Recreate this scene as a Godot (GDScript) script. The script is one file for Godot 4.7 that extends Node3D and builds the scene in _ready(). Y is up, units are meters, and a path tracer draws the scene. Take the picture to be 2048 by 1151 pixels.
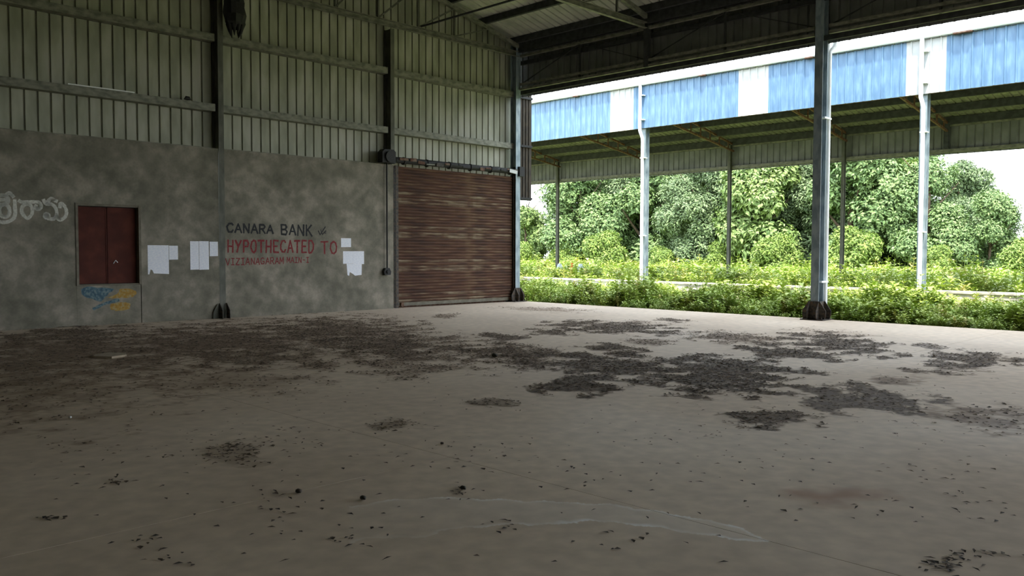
extends Node3D
# An empty steel warehouse: gable wall to the left, open eave side to the right, a second open shed and trees outside.
# World axes: the corner column stands at the origin, the gable wall lies in z = 0 (x < 0), the open side in x = 0 (z > 0). Metres.

var PATCHES := [
	[-14.72, 4.83, 2.166, 1.385, -1.591, 4.871, 0.75, 0.18, 0],
	[-12.34, 4.96, 2.388, 1.126, -2.166, 4.340, 0.85, 0.30, 0],
	[-10.07, 4.78, 1.764, 1.197, -2.495, 3.824, 0.82, 0.50, 0],
	[-15.99, 7.41, 1.189, 0.915, -0.953, 3.300, 0.50, 0.15, 0],
	[-10.57, 7.37, 0.818, 1.840, -1.987, 2.632, 0.78, 0.70, 0],
	[-13.78, 1.83, 1.162, 0.458, -0.616, 1.901, 0.60, 0.35, 1],
	[-12.97, 7.18, 0.783, 0.506, -0.743, 1.376, 0.50, 0.40, 1],
	[-14.31, 9.23, 1.047, 0.799, -0.666, 1.291, 0.30, 0.10, 0],
	[-9.93, 9.83, 0.220, 1.279, -1.230, 1.197, 0.85, 1.00, 0],
	[-9.85, 11.71, 0.157, 1.250, -1.516, 1.163, 0.90, 1.00, 1],
	[-9.75, 13.01, 0.127, 1.027, -1.207, 0.752, 0.95, 1.00, 1],
	[-11.68, 12.48, 0.329, 0.422, -0.493, 0.419, 0.85, 0.90, 1],
	[-13.12, 12.53, 0.129, 0.209, -0.185, 0.192, 0.45, 0.50, 1],
	[-14.58, 12.74, 0.114, 0.206, -0.177, 0.232, 0.35, 0.40, 1],
	[-8.21, 7.63, 0.255, 0.435, -0.456, 0.465, 0.70, 0.70, 1],
	[-5.11, 7.94, 0.424, 1.519, -1.164, 0.904, 0.75, 0.80, 1],
	[-5.23, 10.74, 0.163, 1.156, -1.144, 0.669, 0.70, 0.60, 0],
	[-6.80, 7.66, 0.224, 0.500, -0.583, 0.527, 0.70, 0.60, 1],
	[-8.15, 10.24, 0.187, 0.482, -0.494, 0.385, 0.75, 0.80, 1],
	[-6.92, 10.07, 0.218, 0.438, -0.483, 0.346, 0.65, 0.50, 0],
	[-2.07, 3.15, 0.620, 1.395, -0.817, 0.750, 0.45, 0.10, 0],
	[-5.61, 3.08, 0.292, 0.273, -0.582, 0.674, 0.50, 0.30, 0],
	[-2.70, 7.80, 0.091, 0.475, -0.483, 0.324, 0.80, 0.60, 1],
	[-4.69, 12.56, -0.245, 1.199, -1.593, 0.698, 0.85, 0.80, 1],
	[-6.57, 12.57, 0.147, 0.883, -0.923, 0.463, 0.85, 0.90, 1],
	[-8.52, 12.72, 0.200, 0.858, -0.815, 0.472, 0.85, 0.90, 1],
	[-8.50, 13.83, 0.143, 0.334, -0.249, 0.118, 0.80, 0.70, 1],
	[-9.37, 13.15, 0.204, 0.760, -1.096, 0.641, 0.95, 1.00, 1],
	[-10.02, 15.07, 0.483, 0.691, -0.986, 0.414, 0.95, 0.35, 1],
	[-11.79, 15.00, 0.187, 0.421, -0.430, 0.227, 0.80, 0.80, 1],
	[-8.50, 14.96, 0.219, 0.325, -0.629, 0.233, 0.75, 0.10, 0],
	[-10.30, 16.35, 0.009, 0.598, -0.739, 0.215, 0.75, 0.20, 0],
	[-5.32, 14.91, 0.385, 0.534, -1.184, 0.344, 0.85, 0.70, 1],
	[-6.92, 15.04, 0.304, 0.430, -0.477, 0.151, 0.75, 0.50, 1],
	[-10.98, 13.81, 0.155, 0.292, -0.324, 0.201, 0.75, 0.80, 1],
	[-4.15, 13.89, 0.038, 0.244, -0.442, 0.148, 0.75, 0.50, 1],
	[-9.80, 16.53, 0.056, 0.275, -0.580, 0.149, 0.40, 0.20, 0],
	[-3.91, 7.57, 0.307, 1.013, -0.647, 0.478, 0.35, 0.20, 0],
	[-11.88, 9.34, 0.343, 0.693, -0.979, 1.266, 0.45, 0.50, 0],
	[-16.15, 12.77, 0.171, 0.237, -0.156, 0.304, 0.18, 0.30, 1],
	[-3.55, 11.80, 0.303, 0.941, -1.640, 0.746, 0.30, 0.10, 0],
]
var STAIN_UP := [-16.270, 14.505, -15.990, 14.601, -15.762, 14.779, -15.592, 14.978, -15.386, 15.228, -15.191, 15.483, -15.100, 15.633, -14.994, 15.884, -14.941, 16.105, -14.916, 16.331, -14.892, 16.481, -14.970, 16.587, -14.998, 16.688]
var STAIN_LOW := [-16.659, 15.074, -16.504, 15.137, -16.310, 15.294, -16.169, 15.302, -15.892, 15.427, -15.686, 15.594, -15.441, 15.771, -15.336, 15.914, -15.270, 16.082, -15.208, 16.279, -15.153, 16.441, -15.078, 16.631, -14.998, 16.688]
var RUST := [-13.86, 16.58, 0.193, 0.255, -0.242, 0.106]
var CLUSTERS := [
	[-14.65, 17.50, 0.129, 0.128, -0.106, 0.033, 46],
	[-14.41, 17.59, 0.113, 0.112, -0.065, 0.018, 12],
	[-16.20, 12.69, 0.167, 0.165, -0.108, 0.216, 46],
	[-14.57, 12.74, 0.164, 0.161, -0.137, 0.179, 40],
	[-13.16, 12.54, 0.151, 0.147, -0.163, 0.170, 30],
	[-16.00, 12.20, 0.360, 0.354, -0.177, 0.358, 30],
	[-15.61, 12.58, 0.180, 0.177, -0.247, 0.424, 30],
	[-16.60, 12.23, 0.253, 0.249, -0.136, 0.334, 14],
	[-17.10, 12.87, 0.074, 0.073, -0.039, 0.106, 16],
	[-17.68, 13.46, 0.085, 0.084, -0.012, 0.041, 10],
	[-16.58, 14.20, 0.134, 0.132, -0.163, 0.283, 14],
	[-17.48, 14.21, 0.078, 0.077, -0.064, 0.165, 10],
	[-17.44, 14.58, 0.074, 0.074, -0.062, 0.145, 10],
	[-16.66, 15.03, 0.059, 0.058, -0.093, 0.137, 12],
	[-15.59, 14.79, 0.071, 0.070, -0.109, 0.122, 14],
	[-15.85, 15.47, 0.062, 0.062, -0.089, 0.090, 10],
	[-12.30, 14.97, 0.199, 0.195, -0.285, 0.162, 26],
	[-11.10, 16.14, 0.400, 0.393, -0.721, 0.249, 20],
	[-12.93, 14.94, 0.188, 0.184, -0.351, 0.221, 14],
	[-14.77, 15.17, 0.300, 0.296, -0.301, 0.251, 10],
	[-14.02, 16.88, 0.266, 0.263, -0.311, 0.123, 10],
	[-12.94, 16.98, 0.252, 0.249, -0.567, 0.178, 16],
	[-15.56, 16.12, 0.316, 0.313, -0.197, 0.149, 14],
	[-16.51, 14.55, 0.430, 0.426, -0.324, 0.510, 30],
	[-13.83, 15.72, 0.525, 0.517, -0.772, 0.457, 24],
	[-16.99, 11.73, 0.397, 0.391, -0.237, 0.732, 26],
	[-13.44, 17.31, 0.159, 0.157, -0.352, 0.100, 10],
	[-15.12, 14.03, 0.436, 0.430, -0.407, 0.479, 24],
]
var CLODS := [-16.143, 14.465, -15.532, 14.747, -16.359, 14.045, -16.574, 10.318, -10.435, 9.784, -14.759, 13.626]
var TELUGU := [
	[-14.415, 2.675, -14.380, 2.711, -14.352, 2.724, -14.318, 2.695, -14.281, 2.651],
	[-14.558, 2.637, -14.517, 2.669, -14.449, 2.677, -14.395, 2.645, -14.372, 2.577, -14.397, 2.526, -14.480, 2.495, -14.548, 2.500, -14.580, 2.560],
	[-14.559, 2.582, -14.491, 2.585, -14.416, 2.589],
	[-14.446, 2.497, -14.515, 2.455, -14.533, 2.370, -14.511, 2.279, -14.444, 2.246, -14.378, 2.283, -14.355, 2.377, -14.384, 2.468, -14.446, 2.497],
	[-14.261, 2.586, -14.259, 2.450, -14.256, 2.326, -14.289, 2.224, -14.370, 2.164, -14.460, 2.142, -14.541, 2.155, -14.608, 2.192],
	[-14.185, 2.581, -14.133, 2.555, -14.034, 2.559, -13.856, 2.568, -13.799, 2.539, -13.785, 2.476, -13.815, 2.432, -13.859, 2.422, -13.885, 2.457, -13.875, 2.504],
	[-14.035, 2.525, -14.113, 2.479, -14.142, 2.392, -14.117, 2.307, -14.040, 2.235, -13.968, 2.304, -13.946, 2.399, -13.975, 2.489, -14.035, 2.525],
	[-13.736, 2.617, -13.704, 2.547, -13.654, 2.529, -13.595, 2.536, -13.523, 2.479, -13.495, 2.384, -13.504, 2.295, -13.542, 2.242, -13.593, 2.233, -13.659, 2.239],
	[-13.723, 2.312, -13.694, 2.337, -13.650, 2.315, -13.651, 2.275, -13.695, 2.257, -13.724, 2.288, -13.694, 2.305, -13.666, 2.290],
	[-13.656, 2.581, -13.623, 2.630, -13.582, 2.648, -13.535, 2.618, -13.487, 2.600],
	[-13.432, 2.474, -13.421, 2.551, -13.365, 2.533, -13.315, 2.438, -13.313, 2.334, -13.363, 2.255, -13.438, 2.221, -13.493, 2.264, -13.494, 2.336],
]
var WORDS := [
	["CANARA", -9.809, 2.244, -9.812, 2.031, -8.553, 2.226, -8.555, 2.017],
	["BANK", -8.388, 2.243, -8.390, 2.007, -7.446, 2.253, -7.448, 1.971],
	["HYPOTHECATED", -9.801, 1.842, -9.805, 1.558, -7.405, 1.857, -7.408, 1.549],
	["TO", -7.242, 1.833, -7.244, 1.523, -6.695, 1.838, -6.697, 1.523],
	["VIZIANAGARAM", -9.844, 1.405, -9.846, 1.251, -8.284, 1.436, -8.286, 1.273],
	["MAIN-I", -8.214, 1.435, -8.216, 1.298, -7.556, 1.433, -7.557, 1.293],
]
var LOGO_BLUE := [-13.049, 0.778, -12.913, 0.826, -12.525, 0.786, -12.381, 0.763, -12.504, 0.664, -12.599, 0.547, -12.674, 0.496, -12.873, 0.581, -13.024, 0.653]
var LOGO_YELLOW := [-12.552, 0.588, -12.317, 0.658, -12.244, 0.773, -11.957, 0.720, -11.929, 0.625, -12.056, 0.570, -12.366, 0.557]
var LOGO_YELLOW_LOW := [-12.466, 0.432, -12.273, 0.461, -12.067, 0.452, -12.070, 0.316, -12.299, 0.290, -12.452, 0.334]
var LOGO_BLUE_STROKE := [-12.809, 0.350, -12.577, 0.454, -12.295, 0.523]
var PAPERS := [
	[-11.656, -11.186, 1.065, 1.712],
	[-11.177, -10.975, 1.387, 1.704],
	[-10.689, -10.485, 1.154, 1.810],
	[-10.476, -10.243, 1.151, 1.813],
	[-10.222, -10.018, 1.464, 1.804],
	[-6.601, -6.289, 1.695, 1.933],
	[-6.541, -6.228, 1.257, 1.589],
	[-6.226, -5.873, 1.241, 1.590],
	[-6.434, -5.956, 0.935, 1.256],
]

const SLOPE := 0.247
const RIDGE_X := -15.0
const FAR_X := -30.0
const REAR_Z := 34.0
var rng := RandomNumberGenerator.new()
var M := {}
var taken := {}


class MB:   # collects faces of one mesh
	var v := PackedVector3Array()
	var n := PackedVector3Array()
	var uv := PackedVector2Array()
	var col := PackedColorArray()
	var ix := PackedInt32Array()
	var tint := Color.WHITE
	func tri(a: Vector3, b: Vector3, c: Vector3, out: Vector3) -> void:
		var m := (c - a).cross(b - a).normalized()
		if m.dot(out) < 0.0:
			var t := b
			b = c
			c = t
			m = -m
		var k := v.size()
		for p in [a, b, c]:
			v.append(p); n.append(m); uv.append(Vector2(p.x, -p.y)); col.append(tint)
		ix.append_array(PackedInt32Array([k, k + 1, k + 2]))
	func quad(a: Vector3, b: Vector3, c: Vector3, d: Vector3, out: Vector3) -> void:
		var m := (c - a).cross(b - a).normalized()
		if m.dot(out) < 0.0:
			var t := b
			b = d
			d = t
			m = -m
		var k := v.size()
		for p in [a, b, c, d]:
			v.append(p); n.append(m); uv.append(Vector2(p.x, -p.y)); col.append(tint)
		ix.append_array(PackedInt32Array([k, k + 1, k + 2, k, k + 2, k + 3]))
	func box(c: Vector3, s: Vector3, b := Basis.IDENTITY) -> void:
		var h := s * 0.5
		for ax in 3:
			for sg in [-1.0, 1.0]:
				var o := Vector3.ZERO
				o[ax] = sg
				var e1 := Vector3.ZERO
				e1[(ax + 1) % 3] = h[(ax + 1) % 3]
				var e2 := Vector3.ZERO
				e2[(ax + 2) % 3] = h[(ax + 2) % 3]
				var f := o * h[ax]
				quad(c + b * (f - e1 - e2), c + b * (f + e1 - e2), c + b * (f + e1 + e2), c + b * (f - e1 + e2), b * o)
	func bar(a: Vector3, b: Vector3, w: float, h: float) -> void:   # a straight bar of rectangular section
		var d := b - a
		var z := d.normalized()
		var x := (Vector3.UP if absf(z.y) < 0.95 else Vector3.RIGHT).cross(z).normalized()
		var y := z.cross(x)
		box((a + b) * 0.5, Vector3(w, h, d.length()), Basis(x, y, z))
	func prism(poly: PackedVector2Array, depth: float, xf: Transform3D) -> void:   # outline in local xy, from z = 0 to z = depth
		var pl := poly
		var area := 0.0
		for i in pl.size():
			area += pl[i].cross(pl[(i + 1) % pl.size()])
		if area < 0.0:
			pl = poly.duplicate()
			pl.reverse()
		var t := Geometry2D.triangulate_polygon(pl)
		for z in [0.0, depth]:
			for i in range(0, t.size(), 3):
				var q := []
				for j in 3:
					q.append(xf * Vector3(pl[t[i + j]].x, pl[t[i + j]].y, z))
				tri(q[0], q[1], q[2], xf.basis * Vector3(0, 0, -1 if z == 0.0 else 1))
		for i in pl.size():
			var a := pl[i]
			var b := pl[(i + 1) % pl.size()]
			var o := Vector3(b.y - a.y, a.x - b.x, 0)
			quad(xf * Vector3(a.x, a.y, 0), xf * Vector3(b.x, b.y, 0), xf * Vector3(b.x, b.y, depth), xf * Vector3(a.x, a.y, depth), xf.basis * o)
	func tube(pts: Array, radii: Array, sides := 10, caps := true) -> void:
		var k := v.size()
		var m := pts.size()
		var side := Vector3.ZERO
		for i in m:
			var d: Vector3 = (pts[mini(i + 1, m - 1)] - pts[maxi(i - 1, 0)]).normalized()
			if side == Vector3.ZERO:
				side = d.cross(Vector3.UP if absf(d.y) < 0.9 else Vector3.RIGHT).normalized()
			side = (side - d * side.dot(d)).normalized()
			var up := d.cross(side)
			for j in sides + 1:
				var a := TAU * j / sides
				var o := side * cos(a) + up * sin(a)
				v.append(pts[i] + o * radii[i]); n.append(o); uv.append(Vector2(float(j) / sides, float(i))); col.append(tint)
		for i in m - 1:
			for j in sides:
				var q := k + i * (sides + 1) + j
				ix.append_array(PackedInt32Array([q, q + sides + 1, q + 1, q + 1, q + sides + 1, q + sides + 2]))
		if caps:
			for e in [0, m - 1]:
				var c: Vector3 = pts[e]
				var o2: Vector3 = (pts[0] - pts[1]) if e == 0 else (pts[m - 1] - pts[m - 2])
				for j in sides:
					tri(c, v[k + e * (sides + 1) + j], v[k + e * (sides + 1) + j + 1], o2)
	func mesh() -> ArrayMesh:
		var a := []
		a.resize(Mesh.ARRAY_MAX)
		a[Mesh.ARRAY_VERTEX] = v
		a[Mesh.ARRAY_NORMAL] = n
		a[Mesh.ARRAY_TEX_UV] = uv
		a[Mesh.ARRAY_COLOR] = col
		a[Mesh.ARRAY_INDEX] = ix
		var r := ArrayMesh.new()
		r.add_surface_from_arrays(Mesh.PRIMITIVE_TRIANGLES, a)
		return r


# ---------- naming ----------
func numbered(called: String) -> String:
	var k: int = taken.get(called, 0)
	taken[called] = k + 1
	return called if k == 0 else "%s_%03d" % [called, k]


func tag(o: Node3D, label: String, category := "", group := "", kind := "") -> Node3D:
	if label: o.set_meta("label", label)
	if category: o.set_meta("category", category)
	if group: o.set_meta("group", group)
	if kind: o.set_meta("kind", kind)
	return o


func thing(called: String, label: String, category: String, at := Vector3.ZERO, group := "", kind := "") -> Node3D:
	var o := Node3D.new()
	o.name = numbered(called)
	add_child(o)
	o.position = at
	tag(o, label, category, group, kind)
	return o


func part(called: String, m: Mesh, mat: Material, parent: Node3D, at := Vector3.ZERO, b := Basis.IDENTITY) -> MeshInstance3D:
	var o := MeshInstance3D.new()
	o.name = called
	o.mesh = m
	o.material_override = mat
	parent.add_child(o, true)
	o.transform = Transform3D(b, at)
	return o


func single(called: String, m: Mesh, mat: Material, label: String, category: String, at := Vector3.ZERO, group := "", kind := "") -> MeshInstance3D:
	var o := MeshInstance3D.new()
	o.name = numbered(called)
	o.mesh = m
	o.material_override = mat
	add_child(o)
	o.position = at
	tag(o, label, category, group, kind)
	return o


# ---------- materials ----------
func field(size: int, freq: float, sd: int, octaves := 4, type := FastNoiseLite.TYPE_SIMPLEX_SMOOTH) -> Image:
	var f := FastNoiseLite.new()
	f.seed = sd
	f.frequency = freq
	f.noise_type = type
	f.fractal_octaves = octaves
	return f.get_seamless_image(size, size)


func noise_tex(c: Array, freq: float, sd: int, size := 256, octaves := 4) -> ImageTexture:   # grey noise through a ramp of colours
	var src := field(size, freq, sd, octaves).get_data()
	var g := Gradient.new()
	var off := PackedFloat32Array()
	var cc := PackedColorArray()
	for i in c.size():
		off.append(0.22 + 0.56 * i / float(c.size() - 1))
		cc.append(c[i])
	g.offsets = off
	g.colors = cc
	var lut := []
	for i in 256:
		lut.append(g.sample(i / 255.0))
	var out := PackedByteArray()
	out.resize(size * size * 3)
	for i in size * size:
		var k: Color = lut[src[i]]
		out[i * 3] = k.r8
		out[i * 3 + 1] = k.g8
		out[i * 3 + 2] = k.b8
	return ImageTexture.create_from_image(Image.create_from_data(size, size, false, Image.FORMAT_RGB8, out))


func surf(c: Array, rough := 0.7, metal := 0.0, freq := 0.02, scale := Vector3(0.5, 0.5, 0.5), sd := 1) -> StandardMaterial3D:
	var m := StandardMaterial3D.new()
	m.roughness = rough
	m.metallic = metal
	if c.size() == 1:
		m.albedo_color = c[0]
	else:
		m.albedo_texture = noise_tex(c, freq, sd)
		m.uv1_triplanar = true
		m.uv1_world_triplanar = true
		m.uv1_scale = scale
	return m


func leaf_mat(c: Color, back: Color) -> StandardMaterial3D:
	var m := StandardMaterial3D.new()
	m.albedo_color = c
	m.vertex_color_use_as_albedo = true
	m.roughness = 0.55
	m.cull_mode = BaseMaterial3D.CULL_DISABLED
	m.backlight_enabled = true
	m.backlight = back
	return m


func make_materials() -> void:
	M.sheet = surf([Color(0.54, 0.55, 0.48), Color(0.60, 0.605, 0.53), Color(0.66, 0.66, 0.60)], 0.55, 0.0, 0.02, Vector3(0.35, 0.12, 0.35), 3)
	M.fascia_in = surf([Color(0.40, 0.41, 0.40), Color(0.48, 0.49, 0.48)], 0.6, 0.0, 0.02, Vector3(0.35, 0.2, 0.35), 4)
	M.roof_sheet = surf([Color(0.66, 0.67, 0.62), Color(0.76, 0.76, 0.71)], 0.5, 0.0, 0.02, Vector3(0.3, 0.3, 0.3), 5)
	M.girt = surf([Color(0.37, 0.38, 0.33), Color(0.46, 0.46, 0.41), Color(0.52, 0.52, 0.47)], 0.6, 0.1, 0.03, Vector3(0.5, 0.9, 0.5), 6)
	M.purlin = surf([Color(0.17, 0.18, 0.18), Color(0.25, 0.26, 0.26)], 0.7, 0.0, 0.03, Vector3(0.5, 0.5, 0.5), 7)
	M.column = surf([Color(0.44, 0.50, 0.53), Color(0.52, 0.58, 0.61), Color(0.57, 0.62, 0.64)], 0.5, 0.0, 0.03, Vector3(0.6, 0.3, 0.6), 8)
	M.gable_steel = surf([Color(0.30, 0.31, 0.27), Color(0.38, 0.38, 0.34)], 0.7, 0.0, 0.03, Vector3(0.6, 0.3, 0.6), 38)
	M.flap = surf([Color(0.15, 0.13, 0.10), Color(0.24, 0.20, 0.15)], 0.8, 0.0, 0.03, Vector3(1, 0.3, 1), 39)
	M.base_steel = surf([Color(0.15, 0.13, 0.11), Color(0.26, 0.25, 0.23), Color(0.33, 0.25, 0.18)], 0.75, 0.0, 0.03, Vector3(1.5, 1.5, 1.5), 9)
	M.black_steel = surf([Color(0.05, 0.05, 0.05), Color(0.11, 0.11, 0.11)], 0.7, 0.0, 0.03, Vector3(2, 2, 2), 10)
	M.shutter = surf([Color(0.21, 0.13, 0.085), Color(0.28, 0.17, 0.11), Color(0.31, 0.205, 0.135), Color(0.37, 0.285, 0.20)], 0.9, 0.0, 0.012, Vector3(0.28, 2.1, 0.28), 11)
	M.shutter_worn = surf([Color(0.21, 0.14, 0.09), Color(0.30, 0.19, 0.13), Color(0.36, 0.285, 0.21), Color(0.47, 0.415, 0.335)], 0.9, 0.0, 0.014, Vector3(0.35, 3.0, 0.35), 12)
	M.window_red = surf([Color(0.26, 0.105, 0.07), Color(0.29, 0.125, 0.085), Color(0.33, 0.155, 0.105)], 0.9, 0.0, 0.012, Vector3(0.6, 0.6, 0.6), 13)
	M.window_frame = surf([Color(0.36, 0.34, 0.28), Color(0.42, 0.40, 0.34)], 0.7, 0.0, 0.02, Vector3(1, 1, 1), 14)
	M.paper = surf([Color(0.84, 0.86, 0.90), Color(0.90, 0.91, 0.93)], 0.8, 0.0, 0.03, Vector3(2, 4, 2), 15)
	M.white_paint = surf([Color(0.88, 0.90, 0.91), Color(0.93, 0.94, 0.94)], 0.4, 0.0, 0.02, Vector3(0.5, 0.5, 0.5), 16)
	M.blue = surf([Color(0.32, 0.45, 0.57), Color(0.36, 0.49, 0.61), Color(0.41, 0.54, 0.65)], 0.45, 0.0, 0.03, Vector3(0.6, 0.15, 0.6), 17)
	M.white_sheet = surf([Color(0.66, 0.68, 0.68), Color(0.72, 0.73, 0.72)], 0.45, 0.0, 0.02, Vector3(0.3, 0.3, 0.3), 18)
	M.rust = surf([Color(0.28, 0.16, 0.10), Color(0.36, 0.24, 0.16), Color(0.42, 0.36, 0.30)], 0.8, 0.0, 0.03, Vector3(0.8, 0.8, 0.8), 19)
	M.concrete = surf([Color(0.62, 0.60, 0.56), Color(0.72, 0.70, 0.66), Color(0.80, 0.78, 0.74)], 0.85, 0.0, 0.02, Vector3(0.5, 0.5, 0.5), 20)
	M.plate_stone = surf([Color(0.58, 0.53, 0.45), Color(0.66, 0.60, 0.52)], 0.9, 0.0, 0.03, Vector3(1, 1, 1), 40)
	M.joint = surf([Color(0.20, 0.18, 0.16)], 0.95)
	M.soil = surf([Color(0.34, 0.30, 0.20), Color(0.38, 0.38, 0.22), Color(0.36, 0.42, 0.22)], 0.95, 0.0, 0.02, Vector3(0.1, 0.1, 0.1), 21)
	M.bark = surf([Color(0.28, 0.23, 0.18), Color(0.42, 0.36, 0.29)], 0.9, 0.0, 0.03, Vector3(1, 0.4, 1), 22)
	M.ink_black = surf([Color(0.07, 0.08, 0.09), Color(0.10, 0.11, 0.12), Color(0.17, 0.18, 0.18)], 0.8, 0.0, 0.06, Vector3(1.5, 1.5, 1.5), 23)
	M.ink_red = surf([Color(0.40, 0.09, 0.11), Color(0.46, 0.13, 0.14), Color(0.50, 0.26, 0.24)], 0.8, 0.0, 0.06, Vector3(1.5, 1.5, 1.5), 24)
	M.ink_white = surf([Color(0.72, 0.72, 0.68), Color(0.82, 0.82, 0.78)], 0.8, 0.0, 0.05, Vector3(1.5, 1.5, 1.5), 25)
	M.ink_blue = surf([Color(0.20, 0.31, 0.36), Color(0.28, 0.39, 0.43), Color(0.42, 0.48, 0.48)], 0.8, 0.0, 0.03, Vector3(1.5, 1.5, 1.5), 26)
	M.ink_yellow = surf([Color(0.55, 0.42, 0.15), Color(0.60, 0.48, 0.20), Color(0.58, 0.53, 0.38)], 0.8, 0.0, 0.03, Vector3(1.5, 1.5, 1.5), 27)
	M.litter = StandardMaterial3D.new()
	M.litter.vertex_color_use_as_albedo = true
	M.litter.roughness = 0.9
	M.litter.cull_mode = BaseMaterial3D.CULL_DISABLED
	M.leaf = leaf_mat(Color(1, 1, 1), Color(0.22, 0.28, 0.06))
	M.weed = leaf_mat(Color(1, 1, 1), Color(0.26, 0.32, 0.06))
	M.orange = surf([Color(0.75, 0.38, 0.14), Color(0.82, 0.48, 0.2)], 0.7, 0.0, 0.03, Vector3(2, 2, 2), 28)
	M.pale_blue = surf([Color(0.70, 0.76, 0.82), Color(0.78, 0.83, 0.87)], 0.5, 0.0, 0.03, Vector3(1, 1, 1), 29)


# ---------- textures with traced stains ----------
const FW := 1600
const FX0 := -20.4
const FZ0 := -0.3
const FS := 20.8
var litter_mask := PackedFloat32Array()


func edge_noise(sd: int, freq: float) -> FastNoiseLite:
	var f := FastNoiseLite.new()
	f.seed = sd
	f.frequency = freq
	f.fractal_octaves = 4
	return f


func floor_texture() -> ImageTexture:
	var n := FW
	var base := field(n, 0.0035, 31, 4).get_data()
	var fine := field(n, 0.06, 32, 4).get_data()
	var dirt := PackedFloat32Array()
	dirt.resize(n * n)
	var dark := PackedFloat32Array()
	dark.resize(n * n)
	litter_mask.resize(n * n)
	var en := edge_noise(33, 0.011)
	var ef := edge_noise(34, 0.07)
	var px := n / FS
	for q in PATCHES:
		var cx: float = q[0]
		var cz: float = q[1]
		var a := Vector2(q[2], q[3])
		var b := Vector2(q[4], q[5])
		var rx := (absf(a.x) + absf(b.x)) * 1.25
		var rz := (absf(a.y) + absf(b.y)) * 1.25
		var det := a.cross(b)
		var i0 := clampi(int((cx - rx - FX0) * px), 0, n - 1)
		var i1 := clampi(int((cx + rx - FX0) * px), 0, n - 1)
		var j0 := clampi(int((cz - rz - FZ0) * px), 0, n - 1)
		var j1 := clampi(int((cz + rz - FZ0) * px), 0, n - 1)
		var ia := 1.0 / det
		for j in range(j0, j1 + 1):
			var dz := (j + 0.5) / px + FZ0 - cz
			for i in range(i0, i1 + 1):
				var dx := (i + 0.5) / px + FX0 - cx
				var s := (dx * b.y - dz * b.x) * ia
				var t := (a.x * dz - a.y * dx) * ia
				var r := s * s + t * t
				if r > 1.5:
					continue
				r = sqrt(r) + (1.25 if q[8] > 0.5 else 0.85) * en.get_noise_2d(i * 1.6, j * 1.6) + 0.5 * ef.get_noise_2d(i, j)
				var m := clampf((1.0 - r) * (2.6 if q[8] > 0.5 else 1.5), 0.0, 1.0)
				if m <= 0.0:
					continue
				var k := j * n + i
				if m * q[6] > dirt[k]:
					dirt[k] = m * q[6]
					dark[k] = q[8]
				litter_mask[k] = maxf(litter_mask[k], m * q[7])
	var out := PackedByteArray()
	out.resize(n * n * 3)
	var c0 := Vector3(0.745, 0.675, 0.595)
	var c1 := Vector3(0.815, 0.75, 0.67)
	var d0 := Vector3(0.43, 0.345, 0.265)
	var d1 := Vector3(0.35, 0.28, 0.21)
	for k in n * n:
		var g := base[k] / 255.0
		var f := fine[k] / 255.0
		var c := c0.lerp(c1, g) * (0.93 + 0.14 * f)
		var m := dirt[k]
		if m > 0.0:
			m = clampf(m * (0.55 + 0.9 * f), 0.0, 1.0)
			c = c.lerp(d1 if dark[k] > 0.5 else d0, m)
		out[k * 3] = int(clampf(c.x, 0.0, 1.0) * 255.0)
		out[k * 3 + 1] = int(clampf(c.y, 0.0, 1.0) * 255.0)
		out[k * 3 + 2] = int(clampf(c.z, 0.0, 1.0) * 255.0)
	var im := Image.create_from_data(n, n, false, Image.FORMAT_RGB8, out)
	# rusty blotch
	var ra := Vector2(RUST[2], RUST[3])
	var rb := Vector2(RUST[4], RUST[5])
	stain_loop(im, Vector2(RUST[0], RUST[1]), 2.2, func(p: Vector2, i: int, j: int) -> float:
		var d := p - Vector2(RUST[0], RUST[1])
		var dt := ra.cross(rb)
		var s := (d.x * rb.y - d.y * rb.x) / dt
		var t := (ra.x * d.y - ra.y * d.x) / dt
		return clampf((1.1 - sqrt(s * s + t * t) - 0.9 * en.get_noise_2d(i * 1.5, j * 1.5)) * 0.9, 0.0, 0.7), Color(0.60, 0.46, 0.37))
	# dried tide mark: pale film between two traced edges, whiter along the edges
	var ring := PackedVector2Array()
	for i in range(0, STAIN_UP.size(), 2):
		ring.append(Vector2(STAIN_UP[i], STAIN_UP[i + 1]))
	var low := PackedVector2Array()
	for i in range(0, STAIN_LOW.size(), 2):
		low.append(Vector2(STAIN_LOW[i], STAIN_LOW[i + 1]))
	var whole := ring.duplicate()
	for i in range(low.size() - 2, -1, -1):
		whole.append(low[i])
	stain_loop(im, Vector2(-15.6, 15.7), 2.6, func(p: Vector2, i: int, j: int) -> float:
		var w := p + Vector2(en.get_noise_2d(i * 4.0, j * 4.0), en.get_noise_2d(i * 4.0 + 500.0, j * 4.0)) * 0.05
		if not Geometry2D.is_point_in_polygon(w, whole):
			return 0.0
		var d := 9.0
		for line in [ring, low]:
			for e in line.size() - 1:
				d = minf(d, w.distance_to(Geometry2D.get_closest_point_to_segment(w, line[e], line[e + 1])))
		var thick := clampf(0.7 + 1.2 * ef.get_noise_2d(i * 0.6, j * 0.6), 0.25, 1.0)
		var along := clampf((p - low[0]).length() * 0.8, 0.35, 1.0)   # the mark is washed out towards its left end, as traced
		return (0.22 if d > 0.045 else 0.22 + 0.78 * thick * (1.0 - d / 0.045)) * along, Color(0.93, 0.93, 0.93))
	return ImageTexture.create_from_image(im)


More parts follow.
